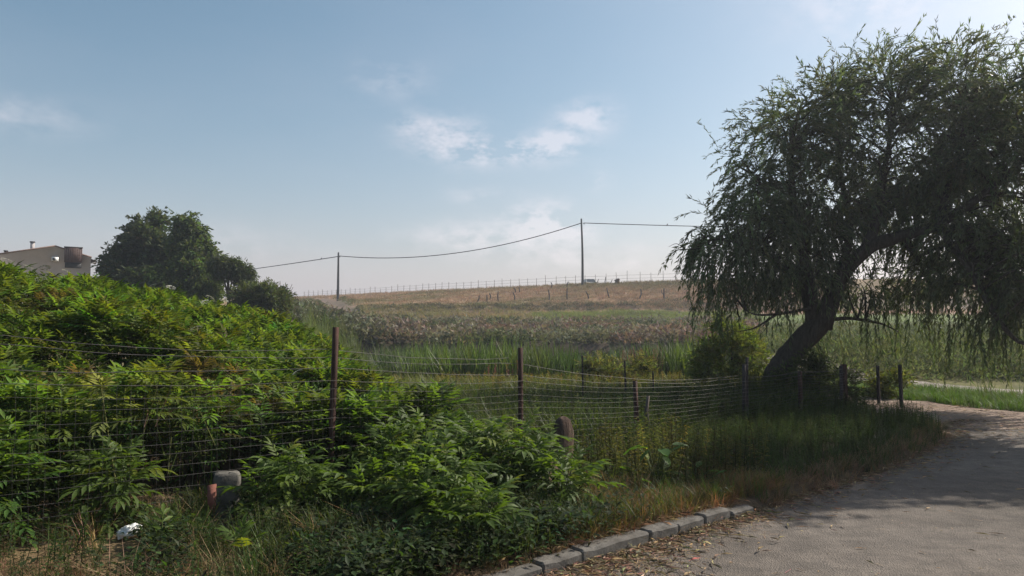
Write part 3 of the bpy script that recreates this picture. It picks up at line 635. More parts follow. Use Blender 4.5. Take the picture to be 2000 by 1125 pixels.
# ------------------------------------------------------------------ house beyond the thicket
def house():
    d = 60.0; s = d / FPX
    def X(px): return (px - 1000) * s
    def Z(py): return at(0, py, d)[2]
    zb = 2.2; e = empty('house', (X(90), d, zb), R(31)); e.scale = (.85, 1, 1); tag(e, 'low gabled house with beige rendered walls beyond the elder thicket', 'house')
    def P(px, py, dy=0.0): return (X(px) - X(90), dy, Z(py) - zb)
    dep = 7.5
    front = [(-40 + 0, None), ]
    pts = [(X(-45) - X(90), 0), (X(-45) - X(90), Z(509) - zb), (X(104.5) - X(90), Z(481) - zb), (X(177) - X(90), Z(500) - zb), (X(177) - X(90), 0)]
    V = [(x, 0, z) for x, z in pts] + [(x, dep, z) for x, z in pts]; n = 5; F = [(0, 1, 2), (0, 2, 4), (2, 3, 4), (5, 7, 6), (5, 9, 7), (7, 9, 8)]
    for j in range(5): k = (j + 1) % 5; F += [(j, k, k + 5), (j, k + 5, j + 5)]
    tpl_obj('wall', (np.array(V, float), np.array(F), np.ones((10, 3))), M['render'], e)
    def slab(a, b, th, y0, y1):
        (x0, z0), (x1, z1) = a, b
        V = [(x0, y0, z0), (x1, y0, z1), (x1, y0, z1 + th), (x0, y0, z0 + th)]; V = V + [(x, y1, z) for x, _, z in V]
        F = [(0, 1, 2), (0, 2, 3), (4, 6, 5), (4, 7, 6)]
        for j in range(4): k = (j + 1) % 4; F += [(j, j + 4, k + 4), (j, k + 4, k)]
        return np.array(V, float), np.array(F), np.ones((8, 3))
    ap = (pts[2][0], pts[2][1] + .02); lf = (pts[1][0] - .3, pts[1][1] - .04); rt = (pts[3][0] + .06, pts[3][1] + .0)
    roof = tpl_obj('roof', [slab(lf, ap, .09, -.12, dep + .1), slab(ap, rt, .09, -.12, dep + .1)], M['rooftile'], e)
    ea = tpl_obj('eave', slab((pts[3][0], Z(503) - zb), (X(190) - X(90), Z(507) - zb), .07, .4, 4.0), M['darksteel'], e)
    tpl_obj('eave_bracket', tube(np.array([(pts[3][0] + .02, .5, Z(511) - zb), (X(188) - X(90), .5, Z(507.5) - zb)]), .03, 5), M['acwhite'], ea)
    for x0, x1, yt, yb, dy, cp in ((55, 63, 472.5, 496, 1.0, 1), (3, 9, 489.5, 506, 2.4, 1)):
        ch = tpl_obj('chimney', box_(X(x0) - X(90), X(x1) - X(90), dy, dy + .5, Z(yb) - zb, Z(yt) - zb), M['render'] if x0 > 20 else M['rooftile'], e)
        tpl_obj('chimney_cap', box_(X(x0) - X(90) - .05, X(x1) - X(90) + .05, dy - .05, dy + .55, Z(yt) - zb + .002, Z(yt) - zb + .08), M['dark'], ch)
    bx = tpl_obj('clad_bay', box_(X(123) - X(90), X(159) - X(90), -.3, -.003, Z(511) - zb, Z(482) - zb), M['brownclad'], e)
    tpl_obj('bay_roof', box_(X(123) - X(90) - .04, X(159) - X(90) + .04, -.34, .3, Z(482) - zb + .002, Z(481) - zb + .03), M['dark'], bx)
    for i in range(9):
        xx = X(123) - X(90) + .06 + i * (X(159) - X(123) - .12) / 8; tpl_obj('cladding_rib', box_(xx - .02, xx + .02, -.325, -.302, Z(510) - zb, Z(483.5) - zb), M['brownclad'], bx)
    tpl_obj('gap_shade_slab', box_(X(124.5) - X(90), X(157.5) - X(90), -.06, -.004, Z(522) - zb, Z(511) - zb - .003), M['dark'], e)  # solid dark slab on the wall, its colour painting the shaded gap under the bay
    ac = tpl_obj('air_conditioner', box_(X(98) - X(90), X(112) - X(90), -.3, -.01, Z(510) - zb, Z(502) - zb), M['acwhite'], e)
    V, F, C = tube(np.array([(0, -.02, 0), (0, 0, 0)]), .13, 16); o = tpl_obj('fan_grille', (V, F, C), M['dark'], ac); o.location = (X(103) - X(90), -.302, Z(506) - zb)
    for q in (-.5, .5): tpl_obj('wall_bracket', box_(X(105 + q * 9) - X(90) - .02, X(105 + q * 9) - X(90) + .02, -.28, -.004, Z(510) - zb - .06, Z(510) - zb - .004), M['dark'], ac)
    an = empty('aerial', (X(191), d + 3, Z(515) * 1.0)); tag(an, 'thin television aerial rising beside the house eave', 'aerial')
    h = Z(489) - Z(515); tpl_obj('mast', tube(np.array([(0, 0, -3), (0, 0, h)]), .025, 5), M['darksteel'], an)
    for i, zz in enumerate((.75, .55)):
        tpl_obj('boom', tube(np.array([(-.35, 0, h * zz), (.35, 0, h * zz + .06)]), .014, 4), M['darksteel'], an)
house()

# ------------------------------------------------------------------ plant pieces
def blade(L, w, segs, bend, fold=0.0):
    """a tapered blade rising from the origin and bending towards +x"""
    t = np.linspace(0, 1, segs + 1); x = bend * L * t ** 2; z = L * t * (1 - .25 * bend * t); ww = w * (1 - t ** 1.6) * .5 + .0004
    V = []
    for i in range(segs): V += [(x[i], -ww[i], z[i]), (x[i], ww[i], z[i])]
    V.append((x[-1], 0, z[-1])); F = []
    for i in range(segs - 1): a = 2 * i; F += [(a, a + 1, a + 3), (a, a + 3, a + 2)]
    F.append((2 * segs - 2, 2 * segs - 1, 2 * segs)); V = np.array(V, float)
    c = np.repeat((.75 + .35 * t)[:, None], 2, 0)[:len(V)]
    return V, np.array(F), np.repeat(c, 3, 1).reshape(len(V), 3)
def rotz(tpl, a, off=(0, 0, 0), sc=1.0):
    V, F, C = tpl; c, s_ = math.cos(a), math.sin(a)
    return np.c_[V[:, 0] * c - V[:, 1] * s_, V[:, 0] * s_ + V[:, 1] * c, V[:, 2]] * sc + np.array(off), F, C
def tuft(n, L, w, segs, bend, spread):
    return merge_tpl([rotz(blade(L * rng.uniform(.55, 1.1), w * rng.uniform(.7, 1.2), segs, bend * rng.uniform(.1, 1.4)), rng.uniform(0, 6.28), (rng.normal(0, spread), rng.normal(0, spread), 0)) for _ in range(n)])
def leaflet(L, w, rows=1):
    """pointed leaflet along +x, folded on its midrib, tip drooping"""
    if rows == 1:                                  # two triangles meeting on the midrib
        V = np.array([(0, 0, 0), (.42 * L, .5 * w, .05 * L), (L, 0, -.14 * L), (.42 * L, -.5 * w, .05 * L)]); F = np.array([(0, 2, 1), (0, 3, 2)])
    else:
        V = np.array([(0, 0, 0), (.25 * L, .4 * w, .05 * L), (.25 * L, 0, .02 * L), (.25 * L, -.4 * w, .05 * L), (.6 * L, .45 * w, .02 * L), (.6 * L, 0, -.03 * L), (.6 * L, -.45 * w, .02 * L), (L, 0, -.2 * L)])
        F = np.array([(0, 2, 1), (0, 3, 2), (1, 2, 5), (1, 5, 4), (2, 3, 6), (2, 6, 5), (4, 5, 7), (5, 6, 7)])
    return V, F, np.ones((len(V), 3))
def orient(tpl, origin, direction, up=(0, 0, 1), sc=1.0, shade=1.0):
    V, F, C = tpl; d = np.asarray(direction, float); d = d / (np.linalg.norm(d) + 1e-9); up = np.asarray(up, float)
    y = np.cross(up, d); y /= np.linalg.norm(y) + 1e-9; z = np.cross(d, y)
    return (np.outer(V[:, 0], d) + np.outer(V[:, 1], y) + np.outer(V[:, 2], z)) * sc + np.asarray(origin), F, C * shade
def compound_leaf(L=.24, pairs=4, rows=1, droop=.5):
    """elder leaf: arching midrib along +x with opposite leaflets and one at the tip"""
    parts = []; 
    mid = lambda t: np.array((L * t, 0, L * (.18 * t - droop * .55 * t * t)))
    for i in range(pairs):
        t = .3 + .58 * i / max(pairs - 1, 1); p = mid(t); sz = .115 * (1 - .25 * abs(t - .6)) * rng.uniform(.85, 1.1)
        for sg in (-1, 1):
            a = sg * R(58 - 18 * t) + rng.normal(0, .08); parts.append(orient(leaflet(sz, .031, rows), p, (math.cos(a), math.sin(a), -.18 - .35 * t * droop + rng.normal(0, .08)), shade=rng.uniform(.85, 1.12)))
    parts.append(orient(leaflet(.125, .034, rows), mid(1.0) * .97, (1, 0, -.5 * droop), shade=1.05))
    if rows > 1:
        V, F, C = tube(np.array([mid(t) for t in np.linspace(0, 1, 4)]), [.003, .0025, .002, .001], 3, cap=False); parts.append((V, F, C * np.array((1.3, 1.1, 1.3))))
    return merge_tpl(parts)
def elder_shoot():
    parts = []
    for k, (z, L, el, n) in enumerate(((0, .13, 1.0, 2), (-.03, .19, .75, 2), (-.10, .24, .45, 2), (-.20, .26, .2, 2), (-.33, .26, .0, 2))):
        for j in range(n):
            a = k * R(80) + j * math.pi + rng.normal(0, .25); V, F, C = compound_leaf(L, 3 if k < 2 else 4, 1, .25 + .2 * k * .4 + rng.uniform(0, .2))
            e = el + rng.normal(0, .12); c, s_ = math.cos(e), math.sin(e)
            V = np.c_[V[:, 0] * c - V[:, 2] * s_, V[:, 1], V[:, 0] * s_ + V[:, 2] * c]
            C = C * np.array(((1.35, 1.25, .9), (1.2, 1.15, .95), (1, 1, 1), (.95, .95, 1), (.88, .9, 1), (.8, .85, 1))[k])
            parts.append(rotz((V, F, C), a, (0, 0, z)))
    V, F, C = tube(np.array([(0, 0, -1.0), (0, 0, .02)]), [.009, .004], 4, cap=False); parts.append((V, F, C * np.array((.9, .8, .9))))
    return merge_tpl(parts)
def herb(h, n, L, w, col_top=(1, 1, 1)):
    """upright weed: stem with spiralling lance leaves"""
    parts = []; V, F, C = tube(np.array([(0, 0, 0), (.03 * h, 0, h * .5), (.02 * h, .02 * h, h)]), [.006, .005, .002], 3, cap=False); parts.append((V, F, C * .8))
    for i in range(n):
        t = (i + 1) / n; a = i * 2.4 + rng.normal(0, .3); z = h * (.08 + .9 * t); l = L * (1.15 - .6 * t) * rng.uniform(.7, 1.15)
        parts.append(orient(leaflet(l, w * l / L), (.02 * h * t, 0, z), (math.cos(a), math.sin(a), rng.uniform(-.5, .5)), shade=rng.uniform(.8, 1.15)))
    V, F, C = merge_tpl(parts); w_ = np.clip(V[:, 2] / h, 0, 1)[:, None] ** 2
    return V, F, C * (1 - w_ + w_ * np.asarray(col_top))
def clump(n, r, h, L, w, up=.5):
    """low scrub dome of many small leaves with a ragged outline"""
    parts = []
    for _ in range(n):
        a = rng.uniform(0, 6.28); q = rng.uniform(0, 1) ** .5; ph = rng.uniform(0, 1); p = np.array((math.cos(a) * q * r, math.sin(a) * q * r, h * (1 - q ** 2) * rng.uniform(.45, 1.12)))
        d = np.array((math.cos(a) * q + rng.normal(0, .5), math.sin(a) * q + rng.normal(0, .5), up + rng.normal(0, .45)))
        l = L * rng.uniform(.6, 1.3); V = np.array([(0, -.5 * w, 0), (0, .5 * w, 0), (l, 0, 0)], float)
        parts.append(orient((V, np.array([(0, 1, 2)]), np.ones((3, 3))), p, d, up=rng.normal(0, 1, 3), shade=rng.uniform(.65, 1.25)))
    return merge_tpl(parts)
def jit(base, n, v=.2, hue=.1):
    b = np.asarray(base)[None] * (1 + rng.normal(0, v, (n, 1))); b = b * (1 + rng.normal(0, hue, (n, 3))); return np.clip(b, .004, .9)
def rpx(x, y):                        # image column of a ground point
    return 1000 + FPX * x / np.maximum(y, .1)
def ground(x, y, dz=0.0): return np.c_[x, y, height(x, y) + dz]
def mixcol(a, b, w): return np.asarray(a) * (1 - w[:, None]) + np.asarray(b) * w[:, None]

SH = [elder_shoot() for _ in range(5)]

# ------------------------------------------------------------------ elder thicket behind the fence
TPX = [-500, -200, 0, 60, 130, 190, 240, 340, 400, 450, 520, 580, 640, 700, 760, 830, 875]
TPY = [486, 500, 516, 528, 535, 536, 560, 574, 590, 602, 614, 636, 668, 706, 754, 812, 890]
def thicket():
    A = Acc(); n = 5500
    x = rng.uniform(-12.5, -.6, n); y = rng.uniform(4.5, 14, n); px = rpx(x, y); t, s_ = ts(x, y)
    ridge_y = np.interp(px, [-500, 0, 400, 620, 860], [8.0, 9.6, 11.8, 11.3, 9.9]); top_py = np.interp(px, TPX, TPY)
    rz_ = EYE + (630 - top_py) / FPX * ridge_y - .03
    back = -s_ - 2.95 + .55 * (fbm(x * .8, y * .8, 3) - .5)        # metres behind the wires
    front_h = np.interp(px, [-500, 0, 400, 650, 860], [1.1, .85, .8, .75, .45])
    lo = np.interp(px, [-500, 0, 400, 640, 760, 860], [4.4, 5.6, 6.6, 7.4, 8.2, 9.6])
    f = np.clip((y - lo) / np.maximum(ridge_y - lo, .3), 0, 1.35)
    z = front_h + (rz_ - front_h) * np.where(f < 1, f ** .85, 1 - .5 * (f - 1))
    lump = (fbm(x * 1.3 + 3, y * 1.3, 3) - .5); z = z + lump * 1.25 * np.clip(1.15 - f, .16, 1) - .06
    keep = (back > 0) & (px < 868) & (f < 1.3) & (z > .3) & (rng.random(n) < np.where(f > 1, .6, 1))
    # thin, dying patches
    dead = fbm(x * .55 + 40, y * .55 + 8, 3)
    x, y, z, px, dead, lump, f = [v[keep] for v in (x, y, z, px, dead, lump, f)]; n = len(x)
    g = height(x, y); z = np.maximum(z, g + .3)
    base = jit((.074, .116, .028), n, .32, .12); brown = jit((.085, .068, .04), n, .25, .08); w = sstep(.61, .69, dead) * .9
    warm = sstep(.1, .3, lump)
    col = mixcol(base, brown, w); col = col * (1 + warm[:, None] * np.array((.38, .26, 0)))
    k = rng.integers(0, len(SH), n); sc = rng.uniform(.55, 1.15, n) * np.where(w > .4, .75, 1)
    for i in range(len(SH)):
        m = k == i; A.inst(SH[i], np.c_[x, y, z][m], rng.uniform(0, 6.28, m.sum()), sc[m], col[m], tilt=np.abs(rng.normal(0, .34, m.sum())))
    # lower front growth pressed against the wires, and a second, finer leaved weed through it
    n2 = 700; t2 = rng.uniform(-5, 2.6, n2); s2 = -2.62 - rng.exponential(.35, n2); x2, y2 = st(t2, s2); ok = (rpx(x2, y2) < 880) & (fbm(x2 * 1.1 + 8, y2 * 1.1, 3) > .42); x2, y2 = x2[ok], y2[ok]; n2 = len(x2); z2 = height(x2, y2) + rng.uniform(.28, .75, n2); k2 = rng.integers(0, len(SH), n2)
    for i in range(len(SH)):
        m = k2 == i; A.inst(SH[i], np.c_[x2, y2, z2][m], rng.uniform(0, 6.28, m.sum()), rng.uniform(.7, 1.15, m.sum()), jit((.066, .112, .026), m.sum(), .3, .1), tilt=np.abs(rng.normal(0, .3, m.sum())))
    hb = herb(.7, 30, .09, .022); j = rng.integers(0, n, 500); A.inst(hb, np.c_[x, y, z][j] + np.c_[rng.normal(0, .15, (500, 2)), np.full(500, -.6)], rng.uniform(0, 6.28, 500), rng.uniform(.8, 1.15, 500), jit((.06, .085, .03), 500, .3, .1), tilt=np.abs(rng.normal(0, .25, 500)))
    dry = tuft(5, .6, .007, 3, .8, .05); j = rng.integers(0, n, 260); A.inst(dry, np.c_[x, y, z][j] + np.array((0, 0, -.4)), rng.uniform(0, 6.28, 260), rng.uniform(.7, 1.2, 260), jit((.2, .15, .09), 260, .3, .1), tilt=np.abs(rng.normal(0, .5, 260)))
    o = A.build('elder_thicket', M['leaf'])
    tag(o, 'dense bright green elder thicket behind the wire fence', 'thicket', kind='stuff')
    # white flower heads on the tallest shoots
    fl = []
    for _ in range(46):
        a = rng.uniform(0, 6.28); q = rng.random() ** .5 * .045; p = np.array((math.cos(a) * q, math.sin(a) * q, .012 * (1 - (q / .05) ** 2)))
        fl.append(orient(leaflet(.016, .013), p, (math.cos(a), math.sin(a), .3), shade=rng.uniform(.8, 1)))
    V, F, C = merge_tpl(fl); me = make_mesh('flower_head', V, F, C * np.array((.5, .5, .42))); me.materials.append(M['flower'])
    for (fx, fy) in ((12, 520), (62, 531), (92, 524), (102, 526), (28, 531), (86, 572), (348, 541), (430, 570), (446, 569), (404, 612), (390, 678), (412, 681), (386, 673), (582, 762), (622, 775), (302, 562), (128, 518)):
        c = np.array((rpx(x, y) - fx)); 
        py = 562.5 - FPX * np.tan(np.arctan2(z - EYE, y) - PITCH); j = int(np.argmin(c ** 2 + (py - fy) ** 2 + .3 * y))
        f_ = link('flower_head', me, o); f_.location = (x[j] + .02, y[j] - .08, z[j] + .17); f_.rotation_euler = (R(25), R(10), j); f_.scale = (1.3,) * 3
thicket()

# ------------------------------------------------------------------ single elder shrubs on the verge: each leaf a part
LEAF_ME = []
for i in range(5):
    V, F, C = compound_leaf(.22, 3 + i % 2, 2, .45 + .12 * i); me = make_mesh('leaf', V, F, C); me.materials.append(M['elder']); LEAF_ME.append(me)
STEM_ME = {}
def elder_shrub(x, y, h, r, nst, label):
    e = empty('elder_shrub', (x, y, hz1(x, y))); tag(e, label, 'shrub')
    for i in range(nst):
        a = i * 2.39 + rng.uniform(-.4, .4); q = r * math.sqrt((i + .4) / nst); hh = h * (1 - .45 * (q / r) ** 2) * rng.uniform(.85, 1.05)
        tip = np.array((math.cos(a) * q, math.sin(a) * q, hh)); P = catmull(np.array([(math.cos(a) * .04, math.sin(a) * .04, -.05), tip * np.array((.55, .55, .5)), tip]), 3)
        st_ = tpl_obj('stem', tube(P, np.linspace(.008, .004, len(P)), 4, cap=False), M['stem'], e)
        for k, (dz, L, el) in enumerate(((0, .6, .95), (-.035, .85, .62), (-.11, 1.0, .3), (-.22, 1.05, .05), (-.34, 1.0, -.15))):
            if hh + dz < .1: continue
            for j in range(2):
                az = k * R(85) + j * math.pi + a + rng.normal(0, .3)
                lf = bpy.data.objects.new('leaf', LEAF_ME[rng.integers(0, 5)]); COL.objects.link(lf); lf.parent = e
                tt = np.clip((hh + dz) / hh, 0, 1); lf.location = tip * np.array((tt, tt, 1)) + np.array((0, 0, dz)); lf.rotation_euler = (rng.normal(0, .2), -el + rng.normal(0, .15), az); lf.scale = (L * rng.uniform(.95, 1.4),) * 3
    return e
elder_shrub(.06, 6.35, .60, .36, 13, 'rounded elder shrub between kerb and fence, before the boundary stone')
elder_shrub(.43, 6.05, .42, .26, 8, 'smaller elder shrub at the kerb side of the rounded one')
elder_shrub(-.80, 6.40, .68, .46, 15, 'elder shrub on the verge just past the tallest rusty post')
elder_shrub(-.30, 6.50, .60, .36, 11, 'elder shrub between the post side shrub and the rounded one')
elder_shrub(-.55, 5.50, .52, .36, 12, 'low yellow green elder shoots in the dark verge nearest the kerb end')
elder_shrub(-.25, 5.05, .36, .24, 8, 'lowest elder shoots on the verge, nearest the kerb')
elder_shrub(-1.15, 5.85, .36, .28, 7, 'low elder growth in front of the tallest rusty post')
elder_shrub(-1.72, 5.75, .46, .27, 9, 'elder shrub beside the concrete stub')
elder_shrub(-2.95, 5.55, .55, .25, 7, 'elder shrub against the wires above the white bag')
elder_shrub(-1.38, 6.85, .62, .22, 6, 'elder shrub hugging the tallest rusty post behind the wires')
elder_shrub(-2.3, 4.85, .13, .13, 4, 'small elder seedling in the dry grass below the white bag')
elder_shrub(-1.68, 4.7, .14, .12, 4, 'small elder seedling at the bottom of the picture')

# ------------------------------------------------------------------ broad leaved dock plant
def dock(x, y, h, n, label, base_l=.19, mat='elder'):
    e = empty('dock_plant', (x, y, hz1(x, y))); tag(e, label, 'plant')
    V = []; rows = 5
    for i in range(rows + 1):
        t = i / rows; w = .42 * math.sin(math.pi * min(t * .92 + .06, 1)) ** .8
        for sx, zz in ((-1, .05), (0, 0), (1, .05)): V.append((t, sx * w * .55, zz + .12 * t - .3 * t * t + .02 * math.sin(t * 14 + sx)))
    F = []
    for i in range(rows):
        for j in range(2): a = i * 3 + j; F += [(a, a + 1, a + 4), (a, a + 4, a + 3)]
    me = make_mesh('leaf', np.array(V) * base_l, F, np.ones((len(V), 3)) * np.array((.75, .95, 1.3)), True); me.materials.append(M[mat])
    for i in range(n):
        az = i * 2.4; hh = h * (.25 + .75 * rng.random()); rr = .06 + .16 * rng.random(); b = np.array((math.cos(az) * rr, math.sin(az) * rr, hh))
        tpl_obj('stalk', tube(np.array([(0, 0, 0), b * np.array((.4, .4, .6)), b]), [.006, .005, .004], 4, cap=False), M['stem'], e)
        lf = bpy.data.objects.new('leaf', me); COL.objects.link(lf); lf.parent = e; lf.location = b; lf.rotation_euler = (rng.normal(0, .35), rng.normal(-.1, .35), az); lf.scale = (rng.uniform(.7, 1.15),) * 3
dock(1.28, 6.65, .42, 15, 'dark broad leaved dock plant behind the kerb')
dock(1.62, 6.72, .2, 7, 'small broad leaved plant next to the far kerb stones', .13)

# ------------------------------------------------------------------ grass, weeds and litter
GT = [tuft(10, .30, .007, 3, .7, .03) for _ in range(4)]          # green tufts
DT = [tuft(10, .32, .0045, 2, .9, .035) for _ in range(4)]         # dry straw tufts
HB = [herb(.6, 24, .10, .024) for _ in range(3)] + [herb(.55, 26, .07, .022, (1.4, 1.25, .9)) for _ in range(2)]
GM = [tuft(9, .30, .010, 2, .7, .035) for _ in range(4)]          # coarser tufts for the meadow
IV = [merge_tpl([orient(leaflet(rng.uniform(.025, .055), rng.uniform(.015, .03)), (rng.normal(0, .06), rng.normal(0, .06), rng.uniform(.0, .16)), (rng.normal(), rng.normal(), rng.normal(0, .5)), shade=rng.uniform(.7, 1.2)) for _ in range(16)]) for _ in range(3)]
def put(A, T, x, y, sc, col, tilt=.15, dz=0.0):
    sc = np.broadcast_to(sc, (len(x),)); ok = ~on_track(x, y, .12)
    for (ax, ay), (bx_, by_), rr in (((.56, 8.35), (.46, 6.9), .17), ((-2.235, 5.9), (-2.02, 5.3), .13), ((-2.74, 5.3), (-2.35, 4.55), .13)):
        q_ = np.clip(((x - ax) * (bx_ - ax) + (y - ay) * (by_ - ay)) / ((bx_ - ax) ** 2 + (by_ - ay) ** 2), 0, 1); ok &= (x - ax - q_ * (bx_ - ax)) ** 2 + (y - ay - q_ * (by_ - ay)) ** 2 > rr * rr
    x, y, sc, col = x[ok], y[ok], sc[ok], np.asarray(col)[ok]
    k = rng.integers(0, len(T), len(x)); P = ground(x, y, dz)
    for i in range(len(T)):
        m = k == i; A.inst(T[i], P[m], rng.uniform(0, 6.28, m.sum()), sc[m], col[m], tilt=np.abs(rng.normal(0, tilt, m.sum())))
def field_ts(n, t0, t1, s0, s1):
    t = rng.uniform(t0, t1, n); s_ = rng.uniform(s0, s1, n); x, y = st(t, s_ + edge_off(t)); return x, y, t, s_

# dark low creepers on the near verge
A = Acc(); x, y, t, s_ = field_ts(7000, -2.8, 2.4, -2.7, -.16); k = (rng.random(len(x)) < sstep(-2.4, -1.3, t + .5 * (fbm(x * 2, y * 2, 3) - .5)) * (1 - .93 * sstep(.5, 1.2, t)) * sstep(.40, .47, fbm(x * 1.6 + 31, y * 1.6, 3)))
x, y, t = x[k], y[k], t[k]; put(A, IV, x, y, rng.uniform(.7, 1.5, len(x)), jit((.036, .056, .02), len(x), .35, .12), .3)
x, y, t, s_ = field_ts(900, -3.0, 1.2, -2.6, -.2); put(A, HB, x, y, rng.uniform(.25, .55, len(x)), jit((.04, .062, .02), len(x), .3, .12), .4)
tag(A.build('creeper_leaves', M['leaf']), 'dark low creeper leaves covering the near verge', kind='stuff')

# green grass of the verge and around the shrubs
A = Acc()
x, y, t, s_ = field_ts(2600, -2.4, 2.6, -2.8, -.18); w = fbm(x * 1.4, y * 1.4 + 7, 3); k = (w > .46) & (rng.random(len(x)) < sstep(-2.4, -1.4, t) + .12); x, y = x[k], y[k]
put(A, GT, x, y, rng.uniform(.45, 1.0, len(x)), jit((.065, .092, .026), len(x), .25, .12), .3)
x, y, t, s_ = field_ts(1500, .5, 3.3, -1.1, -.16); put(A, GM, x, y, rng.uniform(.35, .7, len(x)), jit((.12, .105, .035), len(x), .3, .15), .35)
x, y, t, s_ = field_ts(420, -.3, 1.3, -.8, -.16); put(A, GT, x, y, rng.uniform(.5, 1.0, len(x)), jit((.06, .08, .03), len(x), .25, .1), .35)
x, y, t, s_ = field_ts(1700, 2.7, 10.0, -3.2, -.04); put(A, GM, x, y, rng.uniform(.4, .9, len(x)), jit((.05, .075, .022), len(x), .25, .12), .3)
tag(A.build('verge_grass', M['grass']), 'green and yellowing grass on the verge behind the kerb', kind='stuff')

# straw on the verge
A = Acc(); x, y, t, s_ = field_ts(5200, -4.2, .2, -3.2, -.12); w = fbm(x * 1.2 + 3, y * 1.2, 3); pr = sstep(-1.2, -2.0, t) * sstep(.34, .52, w) + .035
k = rng.random(len(x)) < pr; x, y, s_ = x[k], y[k], s_[k]; put(A, DT, x, y, rng.uniform(.25, .75, len(x)), jit((.25, .17, .095), len(x), .3, .1), .65)
x, y, t, s_ = field_ts(1000, .5, 3.2, -1.1, -.12); put(A, DT, x, y, rng.uniform(.35, .8, len(x)), jit((.32, .18, .085), len(x), .25, .12), .6)
x, y, t, s_ = field_ts(260, -2.2, 2.0, -2.8, -.5); put(A, DT, x, y, rng.uniform(.5, 1.1, len(x)), jit((.30, .21, .12), len(x), .25, .1), .5)
x, y, t, s_ = field_ts(900, 2.6, 9.6, -.35, .04); put(A, DT, x, y, rng.uniform(.3, .7, len(x)), jit((.27, .18, .10), len(x), .25, .1), .6)
x, y, t, s_ = field_ts(330, -.6, 2.5, -.16, -.03); put(A, DT, x, y, rng.uniform(.2, .5, len(x)), jit((.24, .17, .1), len(x), .3, .12), .8)
tag(A.build('dry_grass', M['straw']), 'tan dry grass lying in the corner of the verge', kind='stuff')

# weeds along the fence: sunlit yellowish ones, then the shaded dark bank of weeds towards the dirt track
A = Acc()
x, y, t, s_ = field_ts(380, 2.0, 3.7, -2.1, -.5); put(A, HB, x, y, rng.uniform(.45, .95, len(x)), jit((.075, .085, .024), len(x), .3, .12), .2)
x, y, t, s_ = field_ts(6, 2.2, 3.9, -2.2, -1.0); put(A, HB[:3], x, y, rng.uniform(.6, .9, len(x)), jit((.22, .19, .04), len(x), .2, .1), .2)
x, y, t, s_ = field_ts(3900, 3.5, 10.2, -3.8, -.03); k = rng.random(len(x)) < np.clip(1.4 - .05 * t, 0, 1); x, y, t, s_ = [v[k] for v in (x, y, t, s_)]
hh = np.interp(s_, [-4, -2.6, -2.2, -1.0, -.4, 0], [.9, .7, .5, .5, .42, .25]) * np.interp(t, [3.5, 6, 8], [.85, 1.0, 1.3]) * (.75 + .6 * fbm(x * 1.1, y * 1.1, 3)); put(A, HB, x, y, hh * rng.uniform(.7, 1.1, len(x)), jit((.045, .068, .02), len(x), .25, .1), .25)
x, y, t, s_ = field_ts(1500, -.2, 7.5, -6.2, -2.7); k = (rpx(x, y) > 860) & (rng.random(len(x)) < .6); x, y = x[k], y[k]; put(A, HB, x, y, rng.uniform(.55, .95, len(x)), jit((.05, .078, .022), len(x), .25, .1), .2)
tag(A.build('weeds', M['leaf']), 'leafy nettle like weeds massed along the fence and road edge', kind='stuff')

# litter: straw and fallen leaves on kerb, road and track
A = Acc(); ST = [(np.array([(0, -.0025, 0), (0, .0025, 0), (.07, .0012, .004), (.07, -.0012, .004)]), np.array([(0, 1, 2), (0, 2, 3)]), np.ones((4, 3))), leaflet(.026, .010), (np.array([(0, -.002, 0), (0, .002, 0), (.05, .03, .01), (.1, .035, .004)]), np.array([(0, 1, 2), (1, 3, 2)]), np.ones((4, 3)))]
def litter(x, y, z, col, sc, rough=.5):
    k = rng.integers(0, 3, len(x))
    for i in range(3):
        m = k == i; A.inst(ST[i], np.c_[x, y, z][m], rng.uniform(0, 6.28, m.sum()), sc[m], col[m], tilt=np.abs(rng.normal(0, rough, m.sum())))
n = 9000; t = rng.uniform(-2.5, 2.6, n); s_ = np.abs(rng.exponential(.13, n)) * np.interp(t, [-2.5, 0, .6, 1.4, 2.6], [2.0, 2.2, 1.9, .8, .7]) + .01; x, y = st(t, s_); k = rng.random(n) < np.interp(t, [-2.5, 0, .8, 1.3, 2.6], [1, 1, 1, .5, .4])
litter(x[k], y[k], .012 + np.abs(rng.normal(0, .014, k.sum())), jit((.25, .18, .108), k.sum(), .42, .14), rng.uniform(.5, 1.3, k.sum()))
n = 5200; t = rng.uniform(2.5, 10.5, n); s_ = edge_off(t) - .1 + .25 * (fbm(t * 2, t * 0, 3) - .5) + np.abs(rng.exponential(.15, n)); x, y = st(t, s_)
litter(x, y, .014 + np.abs(rng.normal(0, .01, n)), jit((.26, .19, .12), n, .3, .1), rng.uniform(.5, 1.2, n))
n = 700; t = rng.uniform(-.5, 9, n); s_ = rng.uniform(.1, 4.5, n); x, y = st(t, s_); litter(x, y, np.full(n, .012), jit((.34, .25, .16), n, .4, .1), rng.uniform(.4, 1.2, n), .15)
n = 3200; q = rng.random(n); x = np.interp(q, [0, .4, 1], [6.0, 6.3, 8.6]) + rng.uniform(-.4, 2.6, n); y = np.interp(q, [0, .4, 1], [14.5, 10.8, 9]) + rng.normal(0, .5, n); litter(x, y, np.full(n, .03), jit((.38, .29, .2), n, .4, .1), rng.uniform(.5, 1.4, n), .3)
n = 1500; t = rng.uniform(-.2, 2.5, n); s_ = rng.uniform(-.5, -.1, n); x, y = st(t, s_); litter(x, y, .1 + np.abs(rng.normal(0, .015, n)), jit((.3, .19, .1), n, .35, .14), rng.uniform(.5, 1.3, n))
tag(A.build('leaf_litter', M['straw']), 'dry straw and fallen leaves strewn along kerb and road edge', kind='stuff')

